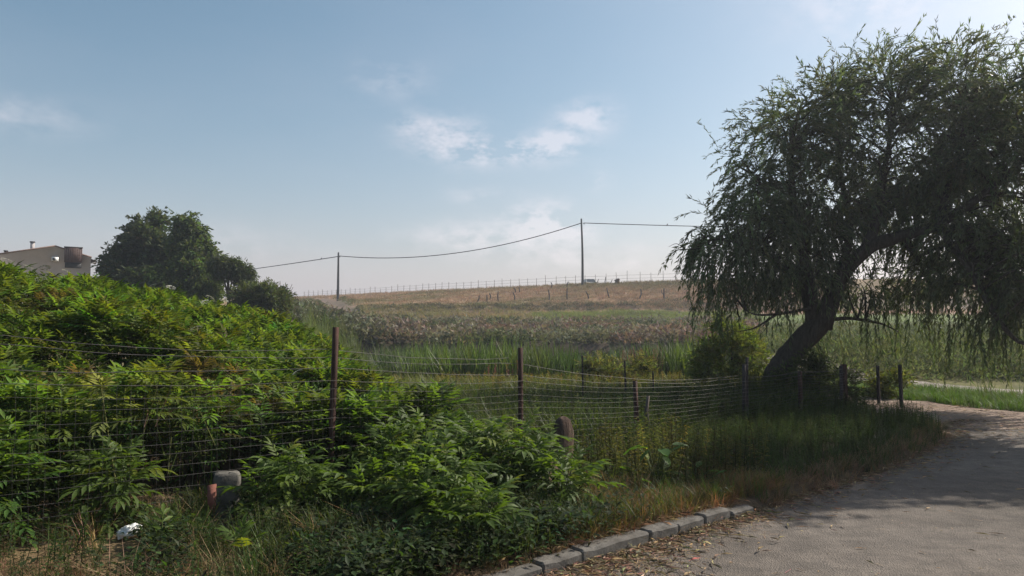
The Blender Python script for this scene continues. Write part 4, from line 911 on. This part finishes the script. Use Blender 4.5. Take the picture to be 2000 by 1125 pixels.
# meadow behind the fence
A = Acc(); n = 6800; y = rng.uniform(8.5, 22, n); px = rng.uniform(780, 1720, n); x = (px - 1000) / FPX * y; t, s_ = ts(x, y)
k = (s_ < -2.9) & (y < np.where(px > 1480, 19, 22)); bare = np.exp(-(((x + 1.05) / .75) ** 2 + ((y - 10.3) / .7) ** 2) * 1.2); k &= rng.random(n) > bare * 1.1
k &= ~((px > 1640) & (y > 13)); x, y = x[k], y[k]; w = fbm(x * .7, y * .7 + 30, 3)
yel = np.exp(-((y - 17.3) / 1.6) ** 2) * sstep(.35, .55, w)
c = mixcol(jit((.085, .108, .036), len(x), .22, .1), jit((.20, .185, .06), len(x), .2, .1), np.clip(yel + sstep(.55, .75, w) * .5, 0, 1)); put(A, GM, x, y, rng.uniform(1.1, 2.1, len(x)) * np.interp(y, [9, 22], [.85, 1.25]), c, .2)
x2 = rng.uniform(-1.9, -.2, 500); y2 = rng.uniform(9.4, 11.4, 500); put(A, DT, x2, y2, rng.uniform(.4, .9, 500), jit((.30, .19, .12), 500, .2, .1), .6)
n = 900; px = rng.uniform(850, 1330, n); y = 17.0 + rng.normal(0, 1.3, n); x = (px - 1000) / FPX * y; put(A, HB[3:], x, y, rng.uniform(.7, 1.15, n), jit((.17, .15, .05), n, .25, .12), .15)
n = 700; px = rng.uniform(860, 1420, n); y = rng.uniform(10, 16, n); x = (px - 1000) / FPX * y; k = ts(x, y)[1] < -2.9; put(A, HB, x[k], y[k], rng.uniform(.6, 1.0, k.sum()), jit((.085, .1, .04), k.sum(), .3, .12), .2)
tag(A.build('meadow_grass', M['grass']), 'tall green and yellow meadow grass behind the fence', kind='stuff')

# bright grass bank beside the dirt track
A = Acc(); n = 4600; q = rng.random(n); y = 12 + 9.5 * q; xa = np.interp(y, [12, 13, 14.9, 17, 19], [9.7, 9.2, 8.15, 7.3, 6.6]); xb = np.interp(y, [12, 13, 16, 18.6, 20, 21.5], [13, 12.4, 11.0, 9.6, 8.3, 6.8]); x = xa + (xb - xa) * rng.random(n); k = xb > xa + .1
x, y = x[k], y[k]; put(A, GM, x, y, rng.uniform(.45, .9, len(x)), jit((.075, .125, .024), len(x), .22, .1), .35)
RD = [tuft(7, 1.0, .018, 5, .55, .05) for _ in range(3)]
xr = np.array([9.15, 9.3, 9.75, 10.0, 10.3, 10.55, 10.75, 10.9]); yr = np.array([15.6, 15.8, 15.3, 15.5, 15.2, 15.4, 15.0, 14.8]); put(A, RD, xr, yr, rng.uniform(.55, .85, len(xr)), jit((.10, .12, .05), len(xr), .2, .1), .2)
tag(A.build('bank_grass', M['grass']), 'bright green grass on the low bank beside the dirt track', kind='stuff')

# reed bed
A = Acc(); CT = [tuft(8, 1.75, .055, 3, .32, .10) for _ in range(5)]
n = 4600; y = rng.uniform(20.5, 36.2, n); px = rng.uniform(735, 1400, n); x = (px - 1000) / FPX * y
front = np.interp(px, [735, 800, 900, 1050, 1200, 1280, 1400], [27, 23.5, 21.8, 21.3, 22.5, 20.5, 20.5]) + 1.2 * (fbm(px * .02, px * 0, 3) - .5); backl = np.interp(px, [735, 800, 860, 900, 1200, 1260, 1400], [33, 36.5, 34, 27.5, 27.5, 36, 36]); k = (y > front) & (y < backl); x, y, px = x[k], y[k], px[k]
w = fbm(x * .35, y * .35, 3); c = mixcol(jit((.038, .065, .022), len(x), .3, .08), jit((.078, .108, .036), len(x), .3, .08), sstep(.4, .65, w)); put(A, CT, x, y, rng.uniform(.78, 1.08, len(x)) * (.9 + .3 * w), c, .1)
tag(A.build('reed_bed', M['grass']), 'band of tall green reeds in the hollow', kind='stuff')
# pinkish flower spikes among the reeds
A = Acc(); n = 260; px = rng.uniform(1215, 1290, n); y = rng.uniform(20.8, 23, n); x = (px - 1000) / FPX * y; put(A, [herb(1.2, 12, .07, .02, (2.6, 1.5, 2.0))], x, y, rng.uniform(.95, 1.3, n), jit((.13, .105, .075), n, .2, .1), .1)
n = 14; px = rng.uniform(930, 1010, n); y = rng.uniform(17.5, 19.5, n); x = (px - 1000) / FPX * y; put(A, [herb(.8, 9, .07, .03, (6, 1.4, 4.0))], x, y, rng.uniform(.8, 1.1, n), jit((.08, .09, .04), n, .2, .1), .1)
tag(A.build('flowering_weeds', M['scrub']), 'pinkish flowering weeds at the edge of the reeds', kind='stuff')
# feathery pale grass mound
A = Acc(); FT = [tuft(9, 1.2, .035, 2, .35, .14) for _ in range(4)]; n = 4200; px = rng.uniform(575, 830, n); y = rng.uniform(21, 50, n); x = (px - 1000) / FPX * y; k = y > np.interp(px, [575, 690, 780, 830], [24, 21, 25, 33]); k &= (y < np.interp(px, [575, 690, 790, 830], [40, 38, 34, 30])) & (px > 600); x, y = x[k], y[k]
put(A, FT, x, y, rng.uniform(.7, 1.05, len(x)), jit((.115, .14, .055), len(x), .18, .08), .12); tag(A.build('feathery_grass', M['grass']), 'soft pale green grass on the mound behind the tallest post', kind='stuff')

# scrub of the hollow and the far slope
A = Acc(); SC = [clump(40, .7, .6, .24, .12) for _ in range(5)]; n = 3500; y = 38.6 + 25 * rng.random(n) ** 1.15; px = rng.uniform(560, 1480, n); x = (px - 1000) / FPX * y; w = fbm(x * .22, y * .3, 3); w2 = fbm(x * .3 + 20, y * .22 + 9, 3)
pur = jit((.2, .135, .115), n, .2, .08); gre = jit((.105, .125, .058), n, .2, .08); gry = jit((.2, .19, .14), n, .15, .06); c = mixcol(pur, gre, sstep(.46, .6, w) * .9); c = mixcol(c, gry, sstep(.56, .68, w2) * .8)
gl = sstep(830, 700, px) * sstep(56, 46, y); c = mixcol(c, jit((.12, .135, .085), n, .2, .08), gl * .8)
k = (px > 780) | (y > 38); x, y, px, c = x[k], y[k], px[k], c[k]; n = len(x); k1 = rng.integers(0, 5, n); P = ground(x, y, -.1); sc = rng.uniform(.5, 1.25, n) * np.where(px < 800, 1.25, 1)
for i in range(5): m = k1 == i; A.inst(SC[i], P[m], rng.uniform(0, 6.28, m.sum()), sc[m], c[m])
tag(A.build('heath_scrub', M['scrub']), 'brownish purple and grey green scrub on the far bank', kind='stuff')
A = Acc(); SC2 = [clump(46, .75, .55, .15, .045, .7) for _ in range(5)]; n = 3600; y = 20.6 + 40 * rng.random(n) ** 1.5; px = rng.uniform(1380, 2260, n); x = (px - 1000) / FPX * y; k = ~((px < 1600) & (y < 24)) & (x / y > .28); x, y = x[k], y[k]; n = len(x); w = fbm(x * .3, y * .3, 3); c = mixcol(jit((.16, .185, .08), n, .2, .08), jit((.10, .125, .055), n, .2, .08), sstep(.5, .68, w)); k1 = rng.integers(0, 5, n); P = ground(x, y, -.1); sc = rng.uniform(.6, 1.2, n)
for i in range(5): m = k1 == i; A.inst(SC2[i], P[m], rng.uniform(0, 6.28, m.sum()), sc[m], c[m])
tag(A.build('bank_scrub', M['scrub']), 'light green scrub on the bank behind the willow', kind='stuff')
# green pasture patch and dry hill grass
A = Acc(); PT_ = [tuft(7, .5, .05, 1, .5, .16) for _ in range(4)]; n = 7000; y = rng.uniform(61, 73, n); px = rng.uniform(1040, 1480, n); x = (px - 1000) / FPX * y; k = sstep(.0, .09, x / y + .1 * (fbm(x * .25, y * .25, 4) - .5)) > rng.random(n); x, y = x[k], y[k]; w = fbm(x * .3, y * .3, 3); put(A, PT_, x, y, rng.uniform(.5, 1.1, len(x)), mixcol(jit((.15, .17, .06), len(x), .2, .08), jit((.11, .12, .055), len(x), .2, .08), sstep(.5, .65, w)), .3)
n = 7000; y = rng.uniform(56, 75, n); px = rng.uniform(560, 1120, n); x = (px - 1000) / FPX * y; k = (sstep(.0, .09, x / y + .1 * (fbm(x * .25, y * .25, 4) - .5)) < rng.random(n)) & (hill_track(x, y) < .4); x, y = x[k], y[k]; w = fbm(x * .3 + 4, y * .3, 3); put(A, PT_, x, y, rng.uniform(.5, 1.1, len(x)), mixcol(jit((.19, .16, .09), len(x), .2, .08), jit((.23, .16, .11), len(x), .2, .08), sstep(.42, .62, w)), .3)
tag(A.build('pasture_grass', M['grass']), 'green and dull brown grass below the dry hillside', kind='stuff')
A = Acc(); HT = [tuft(7, .42, .05, 1, .6, .2) for _ in range(4)]; n = 21000; u = rng.uniform(-.30, .42, n); D, _ = crest(u); y = 74 + (D - 74) * rng.random(n) * .995; x = u * y; k = (hill_track(x, y) < .3); x, y = x[k], y[k]; w = fbm(x * .08 + 9, y * .14, 4); w2 = fbm(x * .4, y * .4, 3)
c = mixcol(jit((.345, .24, .155), len(x), .22, .08), jit((.22, .185, .095), len(x), .2, .1), np.clip(sstep(.42, .66, w) + sstep(.6, .75, w2) * .6, 0, 1)); put(A, HT, x, y, rng.uniform(.5, 1.05, len(x)) * np.interp(y, [74, 150], [.9, 1.4]), c, .4)
tag(A.build('hill_grass', M['straw']), 'reddish tan dry grass over the hillside', kind='stuff')
A = Acc(); n = 900; px = rng.uniform(700, 1480, n); y = 75.5 + rng.normal(0, .9, n); x = (px - 1000) / FPX * y; put(A, SC, x, y, rng.uniform(.3, .7, n), mixcol(jit((.16, .14, .10), n, .25, .08), jit((.09, .10, .05), n, .2, .1), rng.random(n)), .2, -.1)
n = 500; px = rng.uniform(575, 690, n); y = rng.uniform(60, 110, n); x = (px - 1000) / FPX * y; k = hill_track(x, y) < .4; put(A, SC, x[k], y[k], rng.uniform(.4, .9, k.sum()), jit((.13, .13, .06), k.sum(), .25, .1), .2, -.1)
tag(A.build('furrow_weeds', M['scrub']), 'tangled weeds along the ploughed ridge below the stakes', kind='stuff')

# ------------------------------------------------------------------ trees and bushes
def quad_leaf(L, w):
    V = np.array([(0, 0, 0), (.45 * L, .5 * w, .04 * L), (L, 0, -.08 * L), (.45 * L, -.5 * w, .04 * L)]); return V, np.array([(0, 3, 2), (0, 2, 1)]), np.ones((4, 3))
def leaves_along(A, P, Dv, L, w, col):
    """one leaf per point P pointing along Dv (vectorised)"""
    n = len(P); TV, TF, TC = quad_leaf(1.0, w / L)
    d = Dv / (np.linalg.norm(Dv, axis=1)[:, None] + 1e-9); up = rng.normal(0, 1, (n, 3)); y = np.cross(up, d); y /= np.linalg.norm(y, axis=1)[:, None] + 1e-9; z = np.cross(d, y)
    l = L * rng.uniform(.65, 1.25, n); V = (TV[None, :, 0, None] * d[:, None] + TV[None, :, 1, None] * y[:, None] + TV[None, :, 2, None] * z[:, None]) * l[:, None, None] + P[:, None]
    F = TF[None] + (np.arange(n) * 4)[:, None, None]; C = np.repeat(col[:, None, :], 4, 1); A.raw(V.reshape(-1, 3), F.reshape(-1, 3), C.reshape(-1, 3))
def twigs(A, S, D0, length, droop, steps, per, L, w, col, spread=.6):
    """grow drooping twigs from S along D0 and hang leaves on them"""
    n = len(S); p = S.copy(); d = D0 / (np.linalg.norm(D0, axis=1)[:, None] + 1e-9); st_ = (length / steps)[:, None]; tr = [p.copy()]
    for i in range(steps):
        d = d + np.c_[rng.normal(0, .06, (n, 2)), -droop[:, None] / steps * np.ones((n, 1))]; d /= np.linalg.norm(d, axis=1)[:, None]; q = p + d * st_
        for j in range(per):
            f = rng.random((n, 1)); lp = p * (1 - f) + q * f; dv = d + rng.normal(0, spread, (n, 3)) * np.array((1, 1, .6)); leaves_along(A, lp, dv, L, w, col * rng.uniform(.75, 1.25, (n, 1)))
        p = q; tr.append(p.copy())
    return np.stack(tr, 1)
def ribbon(A, T, r, col):
    n, m, _ = T.shape; off = np.zeros((n, 1, 3)); off[:, 0, :2] = rng.normal(0, 1, (n, 2)); off /= np.linalg.norm(off, axis=2, keepdims=True); rr = np.linspace(r, r * .4, m)[None, :, None]
    V = np.stack((T - off * rr, T + off * rr), 2).reshape(-1, 3); base = (np.arange(n) * m * 2)[:, None]; i = np.arange(m - 1)[None] * 2
    a = (base + i).ravel(); F = np.r_[np.stack((a, a + 1, a + 3), 1), np.stack((a, a + 3, a + 2), 1)]; A.raw(V, F, np.broadcast_to(np.asarray(col), (len(V), 3)))
def sample_clumped(c, r, n, k=9):
    """twig roots gathered in sub-clumps near the surface of an ellipsoid"""
    cc, v0 = sample_lobe(c, np.asarray(r) * .8, k); i = rng.integers(0, k, n); v = rng.normal(0, 1, (n, 3)); v /= np.linalg.norm(v, axis=1)[:, None]
    return cc[i] + v * rng.random((n, 1)) ** .5 * np.asarray(r) * .42, v * .6 + v0[i]
def sample_lobe(c, r, n):
    v = rng.normal(0, 1, (n, 3)); v /= np.linalg.norm(v, axis=1)[:, None]; q = rng.random((n, 1)) ** .42; return np.asarray(c) + v * q * np.asarray(r), v

def willow():
    d0 = 14.6; base = at(1505, 790, d0); base[2] = hz1(base[0], base[1]) - .1
    e = empty('willow_tree', base); tag(e, 'big leaning willow with drooping leafy branches behind the fence', 'tree')
    def w(px, py, d): return at(px, py, d) - base
    trunk = np.array([(0, 0, -.2), w(1512, 750, 14.6), w(1535, 705, 14.6), w(1570, 662, 14.6), w(1602, 630, 14.6), w(1615, 600, 14.6)])
    P = catmull(trunk, 5); tpl_obj('trunk', tube(P, np.interp(np.linspace(0, 1, len(P)), [0, .2, .7, 1], [.32, .25, .215, .2]), 14, .14), M['bark'], e, True)
    limbs = [([(1605, 640, 14.6), (1625, 580, 14.6), (1650, 530, 14.5), (1700, 482, 14.4), (1760, 462, 14.3), (1830, 440, 14.0), (1920, 380, 13.8), (2010, 300, 13.6)], .2, .05),
             ([(1595, 640, 14.6), (1580, 570, 14.8), (1565, 490, 14.9), (1550, 400, 14.9), (1545, 300, 14.8)], .19, .045),
             ([(1690, 490, 14.4), (1712, 430, 14.6), (1728, 330, 14.9), (1750, 210, 15.1)], .12, .03),
             ([(1830, 440, 14.0), (1860, 340, 14.5), (1890, 220, 14.6)], .08, .025), ([(1575, 560, 14.8), (1500, 500, 14.3), (1430, 470, 14.0), (1380, 470, 13.9)], .08, .02),
             ([(1560, 470, 14.9), (1510, 400, 15.2), (1470, 340, 15.2)], .07, .02), ([(1610, 625, 14.6), (1660, 622, 14.9), (1720, 632, 15.2), (1755, 648, 15.4)], .045, .01),
             ([(1830, 440, 14.0), (1890, 520, 13.4), (1940, 610, 13.0), (1990, 668, 12.8), (2040, 665, 12.7)], .07, .02), ([(1590, 600, 14.7), (1530, 612, 14.2), (1480, 615, 14.0), (1458, 607, 13.9)], .035, .008), ([(1520, 612, 14.2), (1475, 640, 13.9), (1440, 648, 13.8)], .025, .006),
             ([(1410, 478, 13.9), (1362, 486, 13.8), (1325, 488, 13.7), (1300, 503, 13.7)], .014, .004), ([(1340, 488, 13.75), (1322, 476, 13.7), (1306, 482, 13.7)], .008, .003),
             ([(1640, 545, 14.5), (1660, 440, 15.4), (1640, 330, 15.8), (1640, 230, 15.8)], .1, .03), ([(1760, 462, 14.3), (1800, 520, 15.2), (1840, 590, 15.6)], .06, .02)]
    nodes = []
    for L_, r0, r1 in limbs:
        P = catmull(np.array([w(*q) for q in L_]), 4); tpl_obj('limb', tube(P, np.linspace(r0, r1, len(P)), 8, .15), M['bark'], e, True); nodes.append(P)
    nodes = np.concatenate(nodes)
    lobes = [((1418, 490, 13.9), (58, 75), 1.0, .95), ((1470, 460, 14.2), (75, 85), 1.0, .7), ((1480, 345, 14.8), (60, 85), 1.0, .5), ((1530, 270, 15), (80, 80), 1.2, .4), ((1610, 232, 15), (82, 78), 1.4, .3), ((1710, 185, 15.1), (85, 75), 1.5, .25),
             ((1860, 180, 14.6), (110, 80), 1.5, .25), ((1990, 190, 14.2), (110, 85), 1.5, .25), ((1590, 370, 15.3), (100, 100), 1.5, .6), ((1700, 310, 15.3), (110, 100), 1.6, .5), ((1830, 310, 15), (120, 110), 1.7, .5),
             ((1950, 330, 14.2), (120, 120), 1.6, .5), ((1540, 500, 14.9), (85, 80), 1.2, .9), ((1620, 440, 15.6), (90, 55), 1.2, .8), ((1770, 420, 15.4), (90, 50), 1.1, .8), ((1870, 460, 14.2), (100, 90), 1.4, .9), ((1980, 480, 13.6), (110, 110), 1.5, .9), 
             ((1565, 545, 14.7), (70, 35), .9, .8), ((1690, 560, 15.2), (70, 22), .9, .7), ((1800, 540, 15.3), (60, 40), 1.0, .9), ((1900, 550, 13.8), (80, 40), 1.0, .9), ((2010, 580, 13.2), (90, 45), 1.0, .9)]
    vol = np.array([a[1][0] * a[1][1] * a[2] for a in lobes]) ** .8; vol /= vol.sum(); A = Acc(); B = Acc(); NT = 6800
    for (c, (rx, ry), rd, dr), f in zip(lobes, vol):
        n = int(NT * f); s_ = c[2] / FPX; C0 = w(*c); S, v = sample_lobe(C0, (rx * s_, rd, ry * s_), n); S2, v2 = sample_clumped(C0, (rx * s_, rd, ry * s_), n, 11); pick = rng.random((n, 1)) < .72; S = np.where(pick, S2, S); v = np.where(pick, v2, v)
        out = v * np.array((.9, .6, .5)) + np.array((0, 0, .55 - .5 * dr)) + rng.normal(0, .25, (n, 3)); ln = rng.uniform(.3, .85, n) * (.8 + .35 * dr)
        # an open hollow under the main limb and a few smaller ones
        hol = [(w(1690, 508, 14.6), (.60, 3.0, .33)), (w(1650, 372, 15), (.22, 3.0, .32)), (w(1800, 505, 14.6), (.25, 3.0, .2)), (w(1775, 330, 15), (.18, 3, .3)), (w(1870, 410, 14.5), (.3, 3, .18)), (w(1720, 260, 15), (.2, 3, .2)), (w(1600, 255, 15), (.12, 3, .25))]
        keep = np.ones(n, bool)
        for hc, hr in hol: keep &= (((S + np.array((0, 0, -.12)) - hc) / np.array(hr)) ** 2).sum(1) > 1
        S, out, ln = S[keep], out[keep], ln[keep]; n = len(S); col = jit((.095, .115, .06), n, .28, .08)
        T = twigs(A, S, out, ln, np.full(n, .4 + 2.6 * dr) * rng.uniform(.7, 1.4, n), 6, 4, .125, .024, col, .42); ribbon(A, T, .004, (.05, .055, .03))
        for q in S[:max(3, n // 14)]:
            j = nodes[np.argmin(((nodes - q) ** 2).sum(1) + 1.2 * np.maximum(nodes[:, 2] - q[2], 0))]; mid = (q + j) / 2 + np.array((rng.normal(0, .15), rng.normal(0, .15), .18)); B.raw(*tube(catmull(np.array([j, mid, q]), 3), np.linspace(.026, .007, 7), 4, cap=False)[:2], (1, 1, 1))
    for cx, cy_, dd, nn in ((1540, 215, 15, 8), (1600, 190, 15, 10), (1680, 155, 15, 15), (1720, 140, 15, 13), (1770, 160, 15, 10), (1830, 150, 14.6, 14), (1880, 138, 14.6, 14), (1940, 150, 14.4, 13), (1990, 145, 14.2, 14), (1440, 300, 14.8, 8), (1425, 420, 14, 8)):
        S = w(cx, cy_, dd) + rng.normal(0, 1, (nn, 3)) * np.array((.22, .5, .2)); T = twigs(A, S, rng.normal(0, .45, (nn, 3)) + np.array((-.1, 0, .9)), rng.uniform(.55, 1.05, nn), np.full(nn, 1.3), 10, 3, .115, .018, jit((.095, .115, .06), nn, .2, .08), .45); ribbon(A, T, .004, (.05, .055, .03))
    for cx, cy_, dd, nn in ((1398, 545, 13.9, 18), (1418, 560, 14.0, 18), (1440, 560, 14.0, 14), (1480, 545, 14.2, 12), (1560, 590, 14.8, 20), (1640, 590, 15.2, 26), (1700, 585, 15.3, 26), (1760, 585, 15.4, 30), (1830, 590, 15.2, 30), (1880, 610, 13.8, 34), (1950, 615, 13.4, 34), (2010, 620, 13.2, 30)):
        nn = nn * 5 // 8; S = w(cx, cy_, dd) + rng.normal(0, 1, (nn, 3)) * np.array((.28, .5, .3)); T = twigs(A, S, rng.normal(0, .3, (nn, 3)) + np.array((0, 0, -.6)), rng.uniform(.5, 1.25, nn), np.full(nn, 3.0), 10, 3, .12, .02, jit((.075, .1, .036), nn, .2, .08), .3); ribbon(A, T, .003, (.05, .055, .03))
    tpl = B.build('branches', M['twig'], e); tpl['kind'] = 'stuff'
    cr = A.build('crown', M['willow'], e); cr['kind'] = 'stuff'
willow()

def leafy_tree(name, label, px, py_base, d, lobes, n, L, w, col, droop, cat='tree', trunk_r=.25, mat='willow', zb=None):
    b = at(px, py_base, d); b[2] = hz1(b[0], b[1]) - .05 if zb is None else zb
    e = empty(name, b); tag(e, label, cat); A = Acc(); area = np.array([q[2] * q[3] for q in lobes], float) ** .7; area /= area.sum(); tops = []
    for (cx, cy_, rx, ry, dz), f in zip(lobes, area):
        k = int(n * f); s_ = (d + dz) / FPX; C0 = at(cx, cy_, d + dz) - b; tops.append(C0); S, v = sample_clumped(C0, (rx * s_, min(rx, ry * 1.3) * s_, ry * s_), k); o_ = v + rng.normal(0, .35, (k, 3)) + np.array((0, 0, .5)); c = jit(col, k, .22, .1)
        T = twigs(A, S, o_, rng.uniform(.5, 1.2, k) * L * 3.2, np.full(k, droop) * rng.uniform(.6, 1.4, k), 4, 3, L, w, c, .6); ribbon(A, T, .006 * d / 40 + .002, np.array(col) * .8)
    P = catmull(np.array([(0, 0, -.2), tops[0] * np.array((.5, .5, .35)), tops[0]]), 4); tpl_obj('trunk', tube(P, np.linspace(trunk_r, trunk_r * .4, len(P)), 8, .15), M['bark'], e, True)
    for q in tops[1:]:
        s0 = tops[0] * np.array((.5, .5, .35)); P = catmull(np.array([s0, (s0 + q) / 2 + np.array((0, 0, .1)), q]), 3); tpl_obj('limb', tube(P, np.linspace(trunk_r * .5, trunk_r * .15, len(P)), 6, .15), M['bark'], e, True)
    cr = A.build('crown', M[mat], e); cr['kind'] = 'stuff'; return e
leafy_tree('broadleaf_tree', 'dark rounded tree nearest the house behind the thicket', 290, 620, 44, [(285, 515, 40, 42, 0), (242, 505, 20, 24, 0), (220, 527, 13, 20, 0), (263, 466, 12, 22, 1), (283, 440, 14, 18, 1), (308, 446, 11, 18, 1), (312, 495, 24, 36, 0), (285, 478, 24, 26, 0), (232, 545, 20, 24, -1), (300, 560, 55, 32, -1)], 3500, .24, .105, (.058, .074, .036), 1.0, trunk_r=.35, mat='leaf')
leafy_tree('broadleaf_tree', 'taller green tree with pointed top beside the dark rounded one', 370, 620, 42, [(370, 500, 28, 42, 0), (350, 436, 10, 14, 0), (368, 440, 11, 18, 0), (385, 458, 12, 20, 0), (404, 488, 10, 20, 0), (352, 468, 16, 26, 0), (386, 505, 22, 30, -.5), (352, 540, 46, 34, -1), (395, 552, 30, 40, -1)], 3400, .225, .085, (.075, .105, .036), 1.8, trunk_r=.3, mat='leaf')
leafy_tree('small_willow', 'small drooping willow beside the pointed tree', 448, 600, 40, [(445, 508, 22, 10, 0), (462, 516, 16, 9, 0), (428, 515, 16, 16, 0), (478, 526, 9, 10, 0)], 1000, .26, .05, (.06, .078, .032), 4.5, trunk_r=.12, mat='leaf')
leafy_tree('willow_bush', 'low grey green bush at the foot of the hill track', 505, 620, 36, [(500, 588, 36, 22, 0), (478, 585, 20, 16, 0), (532, 594, 24, 22, 0), (512, 572, 16, 10, 0)], 1500, .2, .05, (.07, .088, .036), 1.0, cat='bush', trunk_r=.1, mat='leaf')
leafy_tree('second_willow', 'second willow whose leafy edge closes the view over the dirt track', 2320, 760, 10.6, [(2310, 60, 200, 170, 0), (2140, 150, 100, 110, .4), (2430, 150, 160, 160, 0), (2290, 270, 170, 110, 0), (2200, 20, 120, 110, -.6), (2200, 330, 100, 90, .8), (2420, 320, 140, 100, -.8)], 2600, .17, .04, (.047, .068, .024), 2.0, trunk_r=.3)
# bare grey branches beside the bush
b = at(548, 640, 36); b[2] = hz1(b[0], b[1]); e = empty('dead_bush', b); tag(e, 'bare grey branches rising beside the low bush', 'bush')
for i in range(15):
    a = at(540 + 36 * rng.random(), 548 + 45 * rng.random(), 36 + rng.normal(0, .4)) - b; m_ = a * np.array((.4, .4, .55)); tpl_obj('branch', tube(catmull(np.array([(0, 0, 0), m_, a]), 3), np.linspace(.035, .01, 7), 4, cap=False), M['wood'], e)
leafy_tree('willow_sapling', 'bushy yellow green willow sapling in front of the trunk', 1425, 790, 16.4, [(1430, 690, 50, 50, 0), (1400, 720, 45, 50, 0), (1465, 700, 30, 55, .3), (1430, 650, 35, 30, .2), (1385, 750, 40, 35, -.2), (1450, 760, 45, 40, -.2)], 2100, .085, .022, (.12, .15, .045), .8, cat='sapling', trunk_r=.03, mat='leaf')
leafy_tree('meadow_shrub', 'soft yellow green shrub before the reeds', 1195, 760, 17.5, [(1190, 728, 48, 26, 0), (1235, 725, 28, 26, .2), (1150, 735, 25, 20, 0)], 900, .10, .02, (.12, .13, .055), .6, cat='shrub', trunk_r=.02, mat='leaf')
leafy_tree('track_shrub', 'small shrub with pale flowers between the two end posts', 1735, 795, 15.6, [(1735, 755, 32, 28, 0), (1715, 762, 22, 22, 0)], 420, .07, .025, (.11, .125, .045), .5, cat='shrub', trunk_r=.015, mat='leaf')
leafy_tree('fence_bush', 'shaded bush tangled into the fence by the willow trunk', 1600, 800, 13.8, [(1600, 745, 45, 45, 0), (1550, 760, 35, 35, .2), (1640, 760, 30, 35, 0)], 700, .09, .02, (.06, .08, .03), .8, cat='bush', trunk_r=.02, mat='leaf')

# ------------------------------------------------------------------ morning haze
def haze():
    m, nt, N, L = nodes_of('haze_air'); out = N.new('ShaderNodeOutputMaterial'); v = N.new('ShaderNodeVolumePrincipled')
    v.inputs['Color'].default_value = (.80, .86, .95, 1); v.inputs['Density'].default_value = .0012; v.inputs['Anisotropy'].default_value = .45
    L.new(v.outputs[0], out.inputs['Volume'])
    o = link('haze', make_mesh('haze', *box_(-720, 720, -35, 2520, -4, 18)[:2]), None, m); tag(o, 'thin pale morning haze over the fields', kind='stuff')
haze()
